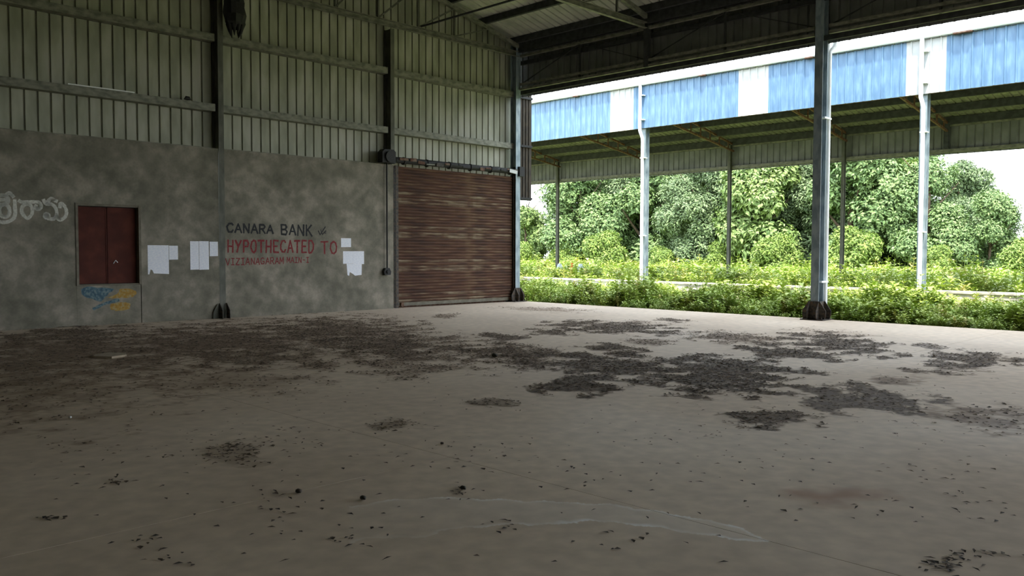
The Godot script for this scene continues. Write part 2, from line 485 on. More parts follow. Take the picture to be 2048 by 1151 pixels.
func stain_loop(im: Image, c: Vector2, r: float, amount: Callable, tint: Color) -> void:
	var px := FW / FS
	for j in range(maxi(0, int((c.y - r - FZ0) * px)), mini(FW, int((c.y + r - FZ0) * px))):
		for i in range(maxi(0, int((c.x - r - FX0) * px)), mini(FW, int((c.x + r - FX0) * px))):
			var m: float = amount.call(Vector2((i + 0.5) / px + FX0, (j + 0.5) / px + FZ0), i, j)
			if m > 0.0:
				im.set_pixel(i, j, im.get_pixel(i, j).lerp(tint, m))


func plaster_texture() -> ImageTexture:   # covers 16 m x 8 m, repeats
	var n := 1024
	var big := field(n, 0.006, 41, 5).get_data()
	var mid := field(n, 0.02, 42, 4).get_data()
	var fine := field(n, 0.12, 43, 3).get_data()
	var out := PackedByteArray()
	out.resize(n * n * 3)
	var c0 := Vector3(0.375, 0.37, 0.32)
	var c1 := Vector3(0.46, 0.445, 0.395)
	var c2 := Vector3(0.565, 0.54, 0.485)
	for k in n * n:
		var g := clampf((big[k] / 255.0 - 0.25) * 2.0, 0.0, 1.0)
		var h := clampf((mid[k] / 255.0 - 0.25) * 2.0, 0.0, 1.0)
		var t := g * 0.55 + h * 0.45
		var c := c0.lerp(c1, t * 2.0) if t < 0.5 else c1.lerp(c2, t * 2.0 - 1.0)
		c *= 0.95 + 0.1 * fine[k] / 255.0
		out[k * 3] = int(minf(c.x, 1.0) * 255.0)
		out[k * 3 + 1] = int(minf(c.y, 1.0) * 255.0)
		out[k * 3 + 2] = int(minf(c.z, 1.0) * 255.0)
	return ImageTexture.create_from_image(Image.create_from_data(n, n, false, Image.FORMAT_RGB8, out))


# ---------- shared shapes ----------
func roof_y(x: float) -> float:   # underside of the roof sheets
	return 8.27 + SLOPE * minf(-x, x - FAR_X)


func chord_y(x: float) -> float:   # underside of a truss's top chord
	return 7.97 + SLOPE * minf(-x, x - FAR_X)


func isec(h: float, b: float, tf := 0.012, tw := 0.009) -> PackedVector2Array:   # web along local y
	var y := h / 2
	var x := b / 2
	var w := tw / 2
	return PackedVector2Array([Vector2(-x, -y), Vector2(x, -y), Vector2(x, -y + tf), Vector2(w, -y + tf), Vector2(w, y - tf), Vector2(x, y - tf), Vector2(x, y), Vector2(-x, y), Vector2(-x, y - tf), Vector2(-w, y - tf), Vector2(-w, -y + tf), Vector2(-x, -y + tf)])


func csec(h: float, b: float, t := 0.006, lip := 0.02) -> PackedVector2Array:   # web on the left, open to +x
	var y := h / 2
	return PackedVector2Array([Vector2(0, -y), Vector2(b, -y), Vector2(b, -y + lip), Vector2(b - t, -y + lip), Vector2(b - t, -y + t), Vector2(t, -y + t), Vector2(t, y - t), Vector2(b - t, y - t), Vector2(b - t, y - lip), Vector2(b, y - lip), Vector2(b, y), Vector2(0, y)])


func rib_profile(w: float, pitch: float, depth: float, top_w: float, foot: float) -> PackedVector2Array:   # a run of flat pans with narrow ribs towards -y
	var p := PackedVector2Array([Vector2(0, 0)])
	var k := pitch / 2
	while k < w - 0.01:
		p.append(Vector2(k - foot / 2, 0))
		p.append(Vector2(k - top_w / 2, -depth))
		p.append(Vector2(k + top_w / 2, -depth))
		p.append(Vector2(k + foot / 2, 0))
		k += pitch
	p.append(Vector2(w, 0))
	return p


func ribbed(prof: PackedVector2Array, low: Callable, high: Callable, t := 0.004) -> ArrayMesh:   # local x along the wall, y up, profile depth along z
	var m := MB.new()
	for i in prof.size() - 1:
		var a := prof[i]
		var b := prof[i + 1]
		var la: float = low.call(a.x)
		var lb: float = low.call(b.x)
		var ha: float = high.call(a.x)
		var hb: float = high.call(b.x)
		var o := Vector3(a.y - b.y, 0, b.x - a.x).normalized()
		var back := Vector3(0, 0, -t)
		var p0 := Vector3(a.x, la, a.y)
		var p1 := Vector3(b.x, lb, b.y)
		var p2 := Vector3(b.x, hb, b.y)
		var p3 := Vector3(a.x, ha, a.y)
		m.quad(p0, p1, p2, p3, o)
		m.quad(p0 + back, p1 + back, p2 + back, p3 + back, -o)
		m.quad(p0, p1, p1 + back, p0 + back, Vector3.DOWN)
		m.quad(p3, p2, p2 + back, p3 + back, Vector3.UP)
		for e in [[i == 0, p0, p3, Vector3.LEFT], [i == prof.size() - 2, p1, p2, Vector3.RIGHT]]:
			if e[0]:
				m.quad(e[1], e[2], e[2] + back, e[1] + back, e[3])
	return m.mesh()


func along_z(x: float, y: float) -> Transform3D:   # a section drawn in xy, run along +z
	return Transform3D(Basis.IDENTITY, Vector3(x, y, 0))


func upright(at: Vector3, turn := 0.0) -> Transform3D:   # a section drawn in xy, run along +y
	return Transform3D(Basis(Vector3.UP, turn) * Basis(Vector3.RIGHT, Vector3.FORWARD, Vector3.UP), at)


# ---------- the warehouse ----------
func build_floor() -> void:
	var fm := StandardMaterial3D.new()
	fm.albedo_texture = floor_texture()
	fm.roughness = 0.62
	var rt := noise_tex([Color(0.66, 0.66, 0.66), Color(0.95, 0.95, 0.95)], 0.01, 35)
	fm.roughness_texture = rt
	fm.roughness = 1.0
	fm.uv1_scale = Vector3(1.0 / FS, 1.0 / FS, 1)
	fm.uv1_offset = Vector3(-FX0 / FS, -FZ0 / FS, 0)
	var f := thing("floor", "grey concrete warehouse floor with leaf litter and dirt", "", Vector3.ZERO, "", "structure")
	var b := MB.new()
	b.box(Vector3((FAR_X + 0.27) / 2, -0.16, (REAR_Z - 0.3) / 2), Vector3(0.27 - FAR_X - 0.02, 0.08, REAR_Z + 0.3 - 0.02))
	part("slab_bed", b.mesh(), M.joint, f)
	var xs := [FAR_X, -15.0, 0.28]
	var zs := [-0.3, 14.0, REAR_Z]
	for i in 2:
		for j in 2:
			var m := MB.new()
			var g := 0.003
			var x0: float = xs[i] + g
			var x1: float = xs[i + 1] - g
			var z0: float = zs[j] + g
			var z1: float = zs[j + 1] - g
			m.box(Vector3((x0 + x1) / 2, -0.06, (z0 + z1) / 2), Vector3(x1 - x0, 0.12, z1 - z0))
			for k in m.v.size():
				m.uv[k] = Vector2(m.v[k].x, m.v[k].z)
			part("slab", m.mesh(), fm, f)


func build_gable_wall() -> void:
	var w := thing("wall_left", "gable wall of grey plaster below ribbed cream metal sheets", "", Vector3.ZERO, "", "structure")
	var pm := StandardMaterial3D.new()
	pm.albedo_texture = plaster_texture()
	pm.roughness = 0.9
	pm.uv1_scale = Vector3(1.0 / 8.0, 1.0 / 8.0, 1)
	# plastered panels between the columns; the window opening is left free
	var top := 3.98
	var panels := [
		[-29.9, -20.1, 0.0, top], [-19.9, -15.05, 0.0, top], [-14.88, -13.14, 0.0, top], [-13.14, -11.8, 2.58, top], [-11.8, -9.985, 0.0, top],
		[-9.835, -4.88, 0.0, top],
	]
	for q in panels:
		var m := MB.new()
		m.box(Vector3((q[0] + q[1]) / 2, (q[2] + q[3]) / 2, -0.1), Vector3(q[1] - q[0], q[3] - q[2], 0.2))
		part("plaster_panel", m.mesh(), pm, w)
	var ap := MB.new()   # the separately plastered breast below the window
	ap.box(Vector3(-12.475, 0.42, -0.108), Vector3(1.32, 0.85, 0.2))
	part("window_breast", ap.mesh(), pm, w)
	# ribbed sheets
	var prof := rib_profile(1.0, 0.25, 0.05, 0.034, 0.044)
	for k in 30:
		var x0 := FAR_X + k + 0.15
		var lo := 3.96
		var s := ribbed(prof, func(_x): return lo, func(x): return roof_y(x0 + x) - 0.01)
		part("cladding_sheet", s, M.sheet, w, Vector3(x0, 0, -0.29))
	# girts between the columns
	var cols := [-30.0, -25.0, -20.0, -14.96, -9.93, -4.93, 0.0]
	for i in 6:
		for y in [4.93, 6.55]:
			var m := MB.new()
			var x0: float = cols[i] + 0.09
			var x1: float = cols[i + 1] - 0.09
			m.prism(csec(0.17, 0.24), x1 - x0, Transform3D(Basis(Vector3.FORWARD, Vector3.UP, Vector3.RIGHT), Vector3(x0, y, -0.04)))
			part("girt", m.mesh(), M.girt, w)
	for i in 3:   # sheeting rail closing the top of the plaster
		var m := MB.new()
		m.box(Vector3((cols[i + 2] + cols[i + 3]) / 2, 4.0, -0.24), Vector3(4.8, 0.04, 0.06))
		part("sill_rail", m.mesh(), M.girt, w)
	build_lettering(w)
	# narrow flap of cladding past the corner column
	var fl := thing("corner_flap", "narrow dark ribbed sheet flap hanging past the corner column", "cladding", Vector3(0.30, 3.25, -0.24))
	part("sheet", ribbed(rib_profile(0.63, 0.14, 0.03, 0.03, 0.06), func(_x): return 0.0, func(_x): return 3.5), M.flap, fl)
	for y in [0.06, 1.75, 3.3]:
		var m := MB.new()
		m.box(Vector3(0.315, y, 0.03), Vector3(0.63, 0.07, 0.05))
		part("batten", m.mesh(), M.black_steel, fl)


func glyph(ch: String) -> Array:   # brush strokes in a unit cell, y up
	match ch:
		"C": return [[0.95, 0.82, 0.7, 0.98, 0.3, 0.95, 0.05, 0.65, 0.08, 0.3, 0.35, 0.04, 0.75, 0.05, 0.95, 0.25]]
		"A": return [[0.0, 0.0, 0.5, 1.0, 1.0, 0.0], [0.2, 0.36, 0.8, 0.36]]
		"N": return [[0.05, 0.0, 0.08, 1.0, 0.9, 0.0, 0.95, 1.0]]
		"R": return [[0.1, 0.0, 0.1, 1.0, 0.7, 0.97, 0.9, 0.75, 0.7, 0.52, 0.1, 0.5], [0.45, 0.5, 0.95, 0.0]]
		"B": return [[0.1, 0.0, 0.1, 1.0, 0.7, 0.97, 0.85, 0.76, 0.65, 0.54, 0.1, 0.52], [0.65, 0.53, 0.95, 0.3, 0.75, 0.02, 0.1, 0.0]]
		"K": return [[0.1, 0.0, 0.1, 1.0], [0.9, 1.0, 0.12, 0.45], [0.35, 0.6, 0.95, 0.0]]
		"H": return [[0.1, 0.0, 0.1, 1.0], [0.9, 0.0, 0.9, 1.0], [0.1, 0.5, 0.9, 0.5]]
		"Y": return [[0.05, 1.0, 0.5, 0.5], [0.95, 1.0, 0.5, 0.5, 0.3, 0.0]]
		"P": return [[0.1, 0.0, 0.1, 1.0, 0.75, 0.97, 0.92, 0.75, 0.72, 0.5, 0.1, 0.48]]
		"O": return [[0.5, 1.0, 0.15, 0.85, 0.05, 0.45, 0.25, 0.08, 0.55, 0.0, 0.85, 0.15, 0.95, 0.55, 0.8, 0.9, 0.5, 1.0]]
		"T": return [[0.0, 0.98, 1.0, 0.98], [0.5, 1.0, 0.5, 0.0]]
		"E": return [[0.9, 0.98, 0.12, 1.0, 0.12, 0.02, 0.95, 0.02], [0.12, 0.52, 0.75, 0.52]]
		"D": return [[0.12, 0.0, 0.12, 1.0, 0.6, 0.98, 0.92, 0.7, 0.92, 0.3, 0.6, 0.02, 0.12, 0.0]]
		"V": return [[0.0, 1.0, 0.5, 0.0, 1.0, 1.0]]
		"I": return [[0.1, 0.98, 0.9, 0.98], [0.5, 1.0, 0.5, 0.0], [0.1, 0.02, 0.9, 0.02]]
		"Z": return [[0.05, 0.98, 0.95, 0.98, 0.05, 0.02, 0.95, 0.02]]
		"G": return [[0.95, 0.82, 0.6, 1.0, 0.15, 0.85, 0.05, 0.4, 0.3, 0.03, 0.75, 0.05, 0.95, 0.3, 0.92, 0.45, 0.55, 0.45]]
		"M": return [[0.02, 0.0, 0.08, 1.0, 0.5, 0.3, 0.92, 1.0, 0.98, 0.0]]
		"-": return [[0.2, 0.5, 0.8, 0.5]]
	return []


func stroke(m: MB, pts: Array, width: float, z: float) -> void:   # one brush stroke on the wall, a paint film 2 mm thick
	for i in pts.size() - 1:
		var a: Vector2 = pts[i]
		var b: Vector2 = pts[i + 1]
		if a.distance_to(b) < 0.002:
			continue
		var d := (b - a).normalized()
		var s := Vector2(-d.y, d.x)
		var wa := width * 0.5 * rng.randf_range(0.8, 1.15)
		var wb := width * 0.5 * rng.randf_range(0.8, 1.15)
		var e := d * width * 0.25
		var zz := z + 0.0003 * (i % 2)
		m.quad(_w(a - e + s * wa, zz), _w(b + e + s * wb, zz), _w(b + e - s * wb, zz), _w(a - e - s * wa, zz), Vector3.BACK)


func _w(p: Vector2, z: float) -> Vector3:
	return Vector3(p.x, p.y, z)


func smooth_line(flat: Array, steps := 5) -> Array:
	var p := []
	for i in range(0, flat.size(), 2):
		p.append(Vector2(flat[i], flat[i + 1]))
	var out := []
	for i in p.size() - 1:
		var a: Vector2 = p[maxi(i - 1, 0)]
		var d: Vector2 = p[mini(i + 2, p.size() - 1)]
		for k in steps:
			out.append((p[i] as Vector2).cubic_interpolate(p[i + 1], a, d, float(k) / steps))
	out.append(p[-1])
	return out


func build_lettering(w: Node3D) -> void:
	var z := 0.0015
	for q in WORDS:
		var m := MB.new()
		var text: String = q[0]
		var n := text.length()
		var tl := Vector2(q[1], q[2])
		var bl := Vector2(q[3], q[4])
		var tr := Vector2(q[5], q[6])
		var br := Vector2(q[7], q[8])
		var thick := 0.046 if n < 12 or tl.y > 1.6 else 0.024
		if text == "MAIN-I": thick = 0.022
		if text in ["HYPOTHECATED", "TO"]: thick = 0.046
		for i in n:
			for s in glyph(text[i]):
				var pts := []
				for k in range(0, s.size(), 2):
					var u: float = (i + 0.1 + 0.78 * s[k]) / n
					pts.append(bl.lerp(br, u).lerp(tl.lerp(tr, u), s[k + 1]) + Vector2(rng.randf_range(-1, 1), rng.randf_range(-1, 1)) * 0.006)
				stroke(m, pts, thick, z)
		var o := part("painted_lettering", m.mesh(), M.ink_black if text in ["CANARA", "BANK"] else M.ink_red, w)
		o.set_meta("label", "hand painted %s words" % ("black" if text in ["CANARA", "BANK"] else "red"))
	var tk := MB.new()   # the small mark after the first line
	stroke(tk, [Vector2(-7.29, 2.11), Vector2(-7.24, 2.01), Vector2(-7.08, 2.22)], 0.03, z)
	stroke(tk, [Vector2(-7.22, 2.14), Vector2(-7.17, 2.02), Vector2(-7.06, 2.12)], 0.025, z)
	stroke(tk, [Vector2(-7.13, 2.06), Vector2(-7.06, 2.06)], 0.02, z)
	part("painted_lettering", tk.mesh(), M.ink_black, w)
	var t := MB.new()
	for s in TELUGU:
		stroke(t, smooth_line(s), 0.066, z)
	part("painted_lettering", t.mesh(), M.ink_white, w).set_meta("label", "whitewashed script lettering")
	var zb := -0.0065
	for q in [[LOGO_BLUE, M.ink_blue], [LOGO_YELLOW, M.ink_yellow], [LOGO_YELLOW_LOW, M.ink_yellow]]:
		var l := smooth_line(q[0] + [q[0][0], q[0][1]], 4)
		l.pop_back()
		var pl := PackedVector2Array()
		for p in l:
			pl.append(p + Vector2(rng.randf_range(-1, 1), rng.randf_range(-1, 1)) * 0.012)
		var tr := Geometry2D.triangulate_polygon(pl)
		var m := MB.new()
		for i in range(0, tr.size(), 3):
			m.tri(_w(pl[tr[i]], zb), _w(pl[tr[i + 1]], zb), _w(pl[tr[i + 2]], zb), Vector3.BACK)
		part("painted_emblem", m.mesh(), q[1], w).set_meta("label", "brushed blue and yellow emblem below the window")
	var bs := MB.new()
	stroke(bs, smooth_line(LOGO_BLUE_STROKE), 0.06, zb + 0.001)
	part("painted_emblem", bs.mesh(), M.ink_blue, w)


func build_window() -> void:
	var w := thing("window_1", "closed brown two-leaf window shutter set into the plaster wall", "", Vector3(-12.47, 0.85, 0), "", "structure")
	var hw := 0.67
	var h := 1.73
	var f := MB.new()
	for s in [-1.0, 1.0]:
		f.box(Vector3(s * (hw - 0.025), h / 2, -0.06), Vector3(0.05, h, 0.16))
	f.box(Vector3(0, h - 0.025, -0.06), Vector3(2 * hw, 0.05, 0.13))
	f.box(Vector3(0, 0.012, -0.06), Vector3(2 * hw, 0.025, 0.13))
	part("frame", f.mesh(), M.window_frame, w)
	for s in [-1.0, 1.0]:
		var m := MB.new()
		m.box(Vector3(0, 0, 0), Vector3(0.605, 1.63, 0.02))
		for e in [-1.0, 1.0]:   # rolled stiles and rails of the sheet leaf
			m.box(Vector3(e * 0.292, 0, 0.008), Vector3(0.02, 1.63, 0.022))
			m.box(Vector3(0, e * 0.805, 0.008), Vector3(0.605, 0.02, 0.022))
		var leaf_part := part("shutter_leaf", m.mesh(), M.window_red, w, Vector3(s * 0.308, 0.85, -0.13))
		if s > 0.0:
			var hd := MB.new()
			hd.tube([Vector3(-0.19, -0.39, 0.02), Vector3(-0.14, -0.32, 0.03), Vector3(-0.10, -0.37, 0.02)], [0.01, 0.01, 0.01], 6)
			part("latch", hd.mesh(), M.white_paint, leaf_part)
	var bk := MB.new()
	bk.box(Vector3(0, h / 2, -0.175), Vector3(2 * hw, h, 0.03))
	part("backing", bk.mesh(), M.black_steel, w)


func make_column(label: String, at: Vector3, height: float, turn: float, depth: float, flange: float, base: bool, mat: Material = M.column) -> Node3D:
	var c := thing("steel_column", label, "column", at, "steel columns")
	var m := MB.new()
	m.prism(isec(depth, flange), height, upright(Vector3.ZERO, turn))
	part("shaft", m.mesh(), mat, c)
	if base:
		var b := Basis(Vector3.UP, turn)
		var p := MB.new()
		p.box(Vector3(0, 0.012, 0), Vector3(0.56, 0.025, 0.56), b)
		var plate := part("base_plate", p.mesh(), M.base_steel, c)
		var out := PackedVector2Array([Vector2(-0.25, 0.02), Vector2(0.25, 0.02), Vector2(0.29, 0.1), Vector2(0.29, 0.22), Vector2(0.14, 0.44), Vector2(-0.14, 0.44), Vector2(-0.29, 0.22), Vector2(-0.29, 0.1)])
		for s in [-1.0, 1.0]:   # four flared plates round the shaft, two each way
			var g := MB.new()
			g.prism(out, 0.016, Transform3D(b * Basis(Vector3.BACK, Vector3.UP, Vector3.LEFT), b * Vector3(s * (flange / 2 + 0.012) + 0.008, 0, 0)))
			part("gusset", g.mesh(), M.base_steel, c)
			var g2 := MB.new()
			g2.prism(out, 0.016, Transform3D(b, b * Vector3(0, 0, s * (depth / 2 + 0.012) - 0.008)))
			part("gusset", g2.mesh(), M.base_steel, c)
		for s in [-1.0, 1.0]:
			for e in [-1.0, 1.0]:
				var q := MB.new()
				q.tube([Vector3(0, 0.02, 0), Vector3(0, 0.07, 0)], [0.016, 0.016], 6)
				part("anchor_bolt", q.mesh(), M.base_steel, plate, b * Vector3(s * 0.22, 0, e * 0.22))
	return c


func build_columns() -> void:
	make_column("slim grey steel column between the two plaster wall bays", Vector3(-9.91, 0, -0.135), 7.7, 0.0, 0.31, 0.13, false, M.gable_steel)
	make_column("grey steel column above the chain gear beside the shutter", Vector3(-4.91, 4.0, -0.135), 3.7, 0.0, 0.31, 0.13, false, M.gable_steel)
	make_column("corner steel column where the shutter meets the open side", Vector3(-0.04, 0, -0.02), 8.1, 0.0, 0.25, 0.2, true)
	make_column("free-standing steel column on the open side with flared base", Vector3(0.05, 0, 9.95), 8.1, PI / 2, 0.25, 0.2, true)
	for z in [20.0, 30.0]:
		make_column("steel column further along the open side", Vector3(0.05, 0, z), 8.1, PI / 2, 0.25, 0.2, true)
	for x in [-14.96, -20.0, -25.0]:
		make_column("steel column in the gable wall left of the window", Vector3(x, 0, -0.135), 7.7, 0.0, 0.31, 0.13, false, M.gable_steel)
	# gusset plates at the foot of the gable column in view
	var g := thing("column_shoe", "rusty gusset shoe at the foot of the slim wall column", "bracket", Vector3(-9.93, 0, 0.03))
	for s in [-1.0, 1.0]:
		var m := MB.new()
		m.prism(PackedVector2Array([Vector2(0, 0), Vector2(0.2, 0), Vector2(0.18, 0.2), Vector2(0.03, 0.36), Vector2(0, 0.36)]), 0.014, Transform3D(Basis(Vector3(0, 0, 1), Vector3.UP, Vector3(-1, 0, 0)), Vector3(s * 0.09 + 0.007, 0, 0)))
		part("gusset", m.mesh(), M.base_steel, g)
	var sp := MB.new()
	sp.prism(PackedVector2Array([Vector2(-0.24, 0), Vector2(-0.1, 0), Vector2(-0.1, 0.34), Vector2(-0.14, 0.33), Vector2(-0.24, 0.16)]), 0.02, Transform3D(Basis.IDENTITY, Vector3.ZERO))
	part("side_plate", sp.mesh(), M.gable_steel, g)


func build_shutter() -> void:
	var d := thing("rolling_shutter", "rusty brown rolling steel shutter closing the gable doorway", "shutter", Vector3(-2.44, 0, -0.06))
	var hw := 2.3
	var n := 44
	var pitch := 3.82 / n
	var sl := MB.new()   # one curved slat with a rolled hook at its lower edge
	var prof := []
	for k in 7:
		var t := k / 6.0
		prof.append(Vector2(0.016 * sin(t * PI), (t * 0.86 + 0.14) * pitch))
	prof.push_front(Vector2(0.008, 0.1 * pitch))
	prof.push_front(Vector2(-0.004, 0.0))
	for k in prof.size() - 1:
		var a: Vector2 = prof[k]
		var b: Vector2 = prof[k + 1]
		sl.quad(Vector3(-hw, a.y, a.x), Vector3(hw, a.y, a.x), Vector3(hw, b.y, b.x), Vector3(-hw, b.y, b.x), Vector3(0, a.x - b.x, b.y - a.y))
	var sm := sl.mesh()
	for k in n:
		part("slat", sm, M.shutter_worn if (k * 7) % 11 in [0, 3, 4] and k < 36 else M.shutter, d, Vector3(0, 0.14 + k * pitch, 0))
	var bb := MB.new()
	bb.box(Vector3(0, 0.10, 0.01), Vector3(2 * hw, 0.09, 0.03))
	bb.box(Vector3(0, 0.06, 0.03), Vector3(2 * hw, 0.012, 0.06))
	var bar := part("bottom_bar", bb.mesh(), M.window_frame, d)
	for x in [-2.15, 2.2]:
		var m := MB.new()
		m.box(Vector3(0, 0, 0), Vector3(0.09, 0.1, 0.06))
		m.tube([Vector3(-0.04, -0.05, 0.04), Vector3(0, -0.09, 0.04), Vector3(0.04, -0.05, 0.04)], [0.01, 0.01, 0.01], 6)
		part("floor_lock", m.mesh(), M.rust, bar, Vector3(x, 0.10, 0.06))
	for s in [-1.0, 1.0]:
		var m := MB.new()
		m.prism(csec(0.1, 0.09, 0.008, 0.008), 3.97, upright(Vector3(s * 2.37, 0, 0.03), 0.0 if s < 0 else PI))
		part("guide_rail", m.mesh(), M.base_steel, d)
	var bk := MB.new()
	bk.box(Vector3(0, 1.98, -0.12), Vector3(4.7, 3.96, 0.02))
	part("back_skin", bk.mesh(), M.rust, d)
	# the rolled-up drum with what is left of its hood
	var h := thing("shutter_drum", "dark shutter drum with ragged hood above the brown shutter", "shutter drum", Vector3(-2.44, 4.12, 0.02))
	var dr := MB.new()
	dr.tube([Vector3(-2.4, 0, 0), Vector3(2.4, 0, 0)], [0.085, 0.085], 14)
	var drum := part("drum", dr.mesh(), M.black_steel, h)
	var sh := MB.new()
	sh.tube([Vector3(-2.5, 0, 0), Vector3(2.6, 0, 0)], [0.025, 0.025], 8)
	part("shaft", sh.mesh(), M.base_steel, h)
	var lx := -2.35
	while lx < 2.3:   # spring clips and torn hood pieces along the drum
		var wd := rng.randf_range(0.12, 0.42)
		var m := MB.new()
		var y := rng.randf_range(-0.05, 0.07)
		m.box(Vector3(lx + wd / 2, y, 0.11), Vector3(wd * 0.8, rng.randf_range(0.03, 0.1), 0.012), Basis(Vector3.FORWARD, rng.randf_range(-0.1, 0.1)))
		part("hood_piece", m.mesh(), [M.base_steel, M.black_steel, M.rust, M.girt][rng.randi() % 4], h)
		lx += wd
	for k in 6:
		var m := MB.new()
		m.tube([Vector3(0, 0, -0.02), Vector3(0, 0, 0.02)], [0.11, 0.11], 12)
		part("pulley", m.mesh(), M.black_steel, drum, Vector3(-2.1 + 0.84 * k, -0.01, 0), Basis(Vector3.UP, PI / 2))
	var wp := MB.new()
	wp.box(Vector3.ZERO, Vector3(0.34, 0.11, 0.01), Basis(Vector3.FORWARD, 0.12))
	part("loose_plate", wp.mesh(), M.white_sheet, h, Vector3(2.15, -0.02, 0.13))
	var br := MB.new()
	br.box(Vector3(2.5, 0.0, 0.02), Vector3(0.22, 0.3, 0.3))
	part("end_bracket", br.mesh(), M.black_steel, h)
	# chain gear, its chain and the hand-chain keeper
	var g := thing("chain_gear", "black chain gear box on the wall left of the shutter", "gear", Vector3(-5.22, 4.0, 0.08))
	var gb := MB.new()
	gb.prism(PackedVector2Array([Vector2(-0.2, 0.0), Vector2(0.25, 0.0), Vector2(0.25, 0.3), Vector2(0.18, 0.36), Vector2(-0.12, 0.36), Vector2(-0.2, 0.28)]), 0.22, Transform3D(Basis.IDENTITY, Vector3(0, 0, -0.06)))
	part("housing", gb.mesh(), M.black_steel, g)
	var wh := MB.new()
	wh.tube([Vector3(0, 0, 0), Vector3(0, 0, 0.05)], [0.15, 0.15], 18)
	part("chain_wheel", wh.mesh(), M.black_steel, g, Vector3(0.03, 0.16, 0.17))
	var rod := MB.new()
	rod.tube([Vector3(0.0, 0.02, 0.0), Vector3(0.0, -2.95, 0.0)], [0.022, 0.022], 8)
	part("drop_pipe", rod.mesh(), M.black_steel, g, Vector3(0.06, 0, 0.0))
	var kp := MB.new()
	kp.prism(PackedVector2Array([Vector2(-0.1, -0.09), Vector2(0.1, -0.09), Vector2(0.12, 0.0), Vector2(0.06, 0.1), Vector2(-0.07, 0.1), Vector2(-0.12, 0.0)]), 0.1, Transform3D(Basis.IDENTITY, Vector3(0.06, -2.97, -0.07)))
	part("chain_keeper", kp.mesh(), M.black_steel, g)
	var kw := MB.new()
	kw.tube([Vector3(0.06, -2.97, 0.03), Vector3(0.06, -2.97, 0.07)], [0.05, 0.05], 12)
	part("keeper_knob", kw.mesh(), M.black_steel, g)


func truss(z: float, label: String) -> void:
	var t := thing("roof_truss", label, "truss", Vector3(0, 0, z), "lattice roof trusses")
	var m := MB.new()
	m.prism(csec(0.16, 0.1, 0.012, 0.012), 29.9, Transform3D(Basis(Vector3.BACK, Vector3.UP, Vector3.LEFT), Vector3(-0.05, 7.79, -0.05)))
	part("bottom_chord", m.mesh(), M.girt, t)
	for s in 2:
		var a := Vector3(-0.05 if s == 0 else FAR_X + 0.05, chord_y(0) + 0.06, 0)
		var b := Vector3(RIDGE_X, chord_y(RIDGE_X) + 0.06, 0)
		var c := MB.new()
		c.bar(a, b, 0.1, 0.12)
		part("top_chord", c.mesh(), M.girt, t)
	var xs := []
	var x := -1.35
	while x > FAR_X + 1.0:
		xs.append(x)
		x -= 1.365
	for i in xs.size():
		var c := MB.new()
		c.bar(Vector3(xs[i], 7.86, 0), Vector3(xs[i], chord_y(xs[i]) + 0.02, 0), 0.05, 0.05)
		part("web_post", c.mesh(), M.gable_steel, t)
		if i + 1 < xs.size():
			var e := MB.new()
			if xs[i] > RIDGE_X:
				e.bar(Vector3(xs[i], chord_y(xs[i]) + 0.02, 0.02), Vector3(xs[i + 1], 7.87, 0.02), 0.04, 0.04)
			else:
				e.bar(Vector3(xs[i], 7.87, 0.02), Vector3(xs[i + 1], chord_y(xs[i + 1]) + 0.02, 0.02), 0.04, 0.04)
			part("web_diagonal", e.mesh(), M.gable_steel, t)


func build_roof() -> void:
	var r := thing("ceiling", "underside of the ribbed metal roof on dark purlins", "", Vector3.ZERO, "", "structure")
	var run := (15.5) * sqrt(1.0 + SLOPE * SLOPE)
	var ang := atan(SLOPE)
	var prof := rib_profile(1.0, 0.25, 0.045, 0.03, 0.06)
	var sheet := ribbed(prof, func(_x): return 0.0, func(_x): return run)
	for k in 35:
		var z0 := -0.6 + k
		for s in 2:
			# local x along the eave, local y up the slope, local z towards the inside
			var up := Vector3(-cos(ang), sin(ang), 0) if s == 0 else Vector3(cos(ang), sin(ang), 0)
			var side := Vector3.BACK if s == 0 else Vector3.FORWARD
			var inw := side.cross(up)
			var x0 := 0.5 if s == 0 else FAR_X - 0.5
			part("roof_sheet", sheet, M.roof_sheet, r, Vector3(x0, 8.27 - SLOPE * 0.5, z0 if s == 0 else z0 + 1.0), Basis(side, up, inw))
	var sec := csec(0.19, 0.10)
	for s in 2:
		var eb := MB.new()   # deep eave beam
		eb.box(Vector3(0.0 if s == 0 else FAR_X, 8.02, REAR_Z / 2), Vector3(0.12, 0.36, REAR_Z + 0.2))
		part("eave_beam", eb.mesh(), M.purlin, r)
		for k in 11:
			var x := -0.18 - 1.36 * k
			var m := MB.new()
			var xx := x if s == 0 else FAR_X - x
			m.prism(sec, REAR_Z + 0.5, along_z(xx if s == 0 else xx, roof_y(xx) - 0.105))
			part("purlin", m.mesh(), M.purlin, r, Vector3(0, 0, -0.15))
	var rc := MB.new()
	rc.prism(PackedVector2Array([Vector2(-0.4, -0.06), Vector2(0, 0.05), Vector2(0.4, -0.06), Vector2(0.4, -0.03), Vector2(0, 0.08), Vector2(-0.4, -0.03)]), 35.0, along_z(RIDGE_X, roof_y(RIDGE_X) + 0.06))
	part("ridge_cap", rc.mesh(), M.roof_sheet, r, Vector3(0, 0, -0.6))
	truss(0.1, "grey lattice truss standing against the gable wall")
	truss(5.0, "grey lattice truss one bay in from the gable wall")
	var bays := ["second", "third", "fourth", "fifth", "sixth"]
	for k in 5:
		truss(10.0 + 5.0 * k, "grey lattice truss overhead, %s bay in from the gable wall" % bays[k])
	var tie := MB.new()
	tie.tube([Vector3(0, 0, 0.16), Vector3(0, 0, 29.9)], [0.03, 0.03], 8)
	single("tie_pipe", tie.mesh(), M.purlin, "thin dark pipe running overhead between the roof trusses", "pipe", Vector3(-4.0, 7.9, 0))


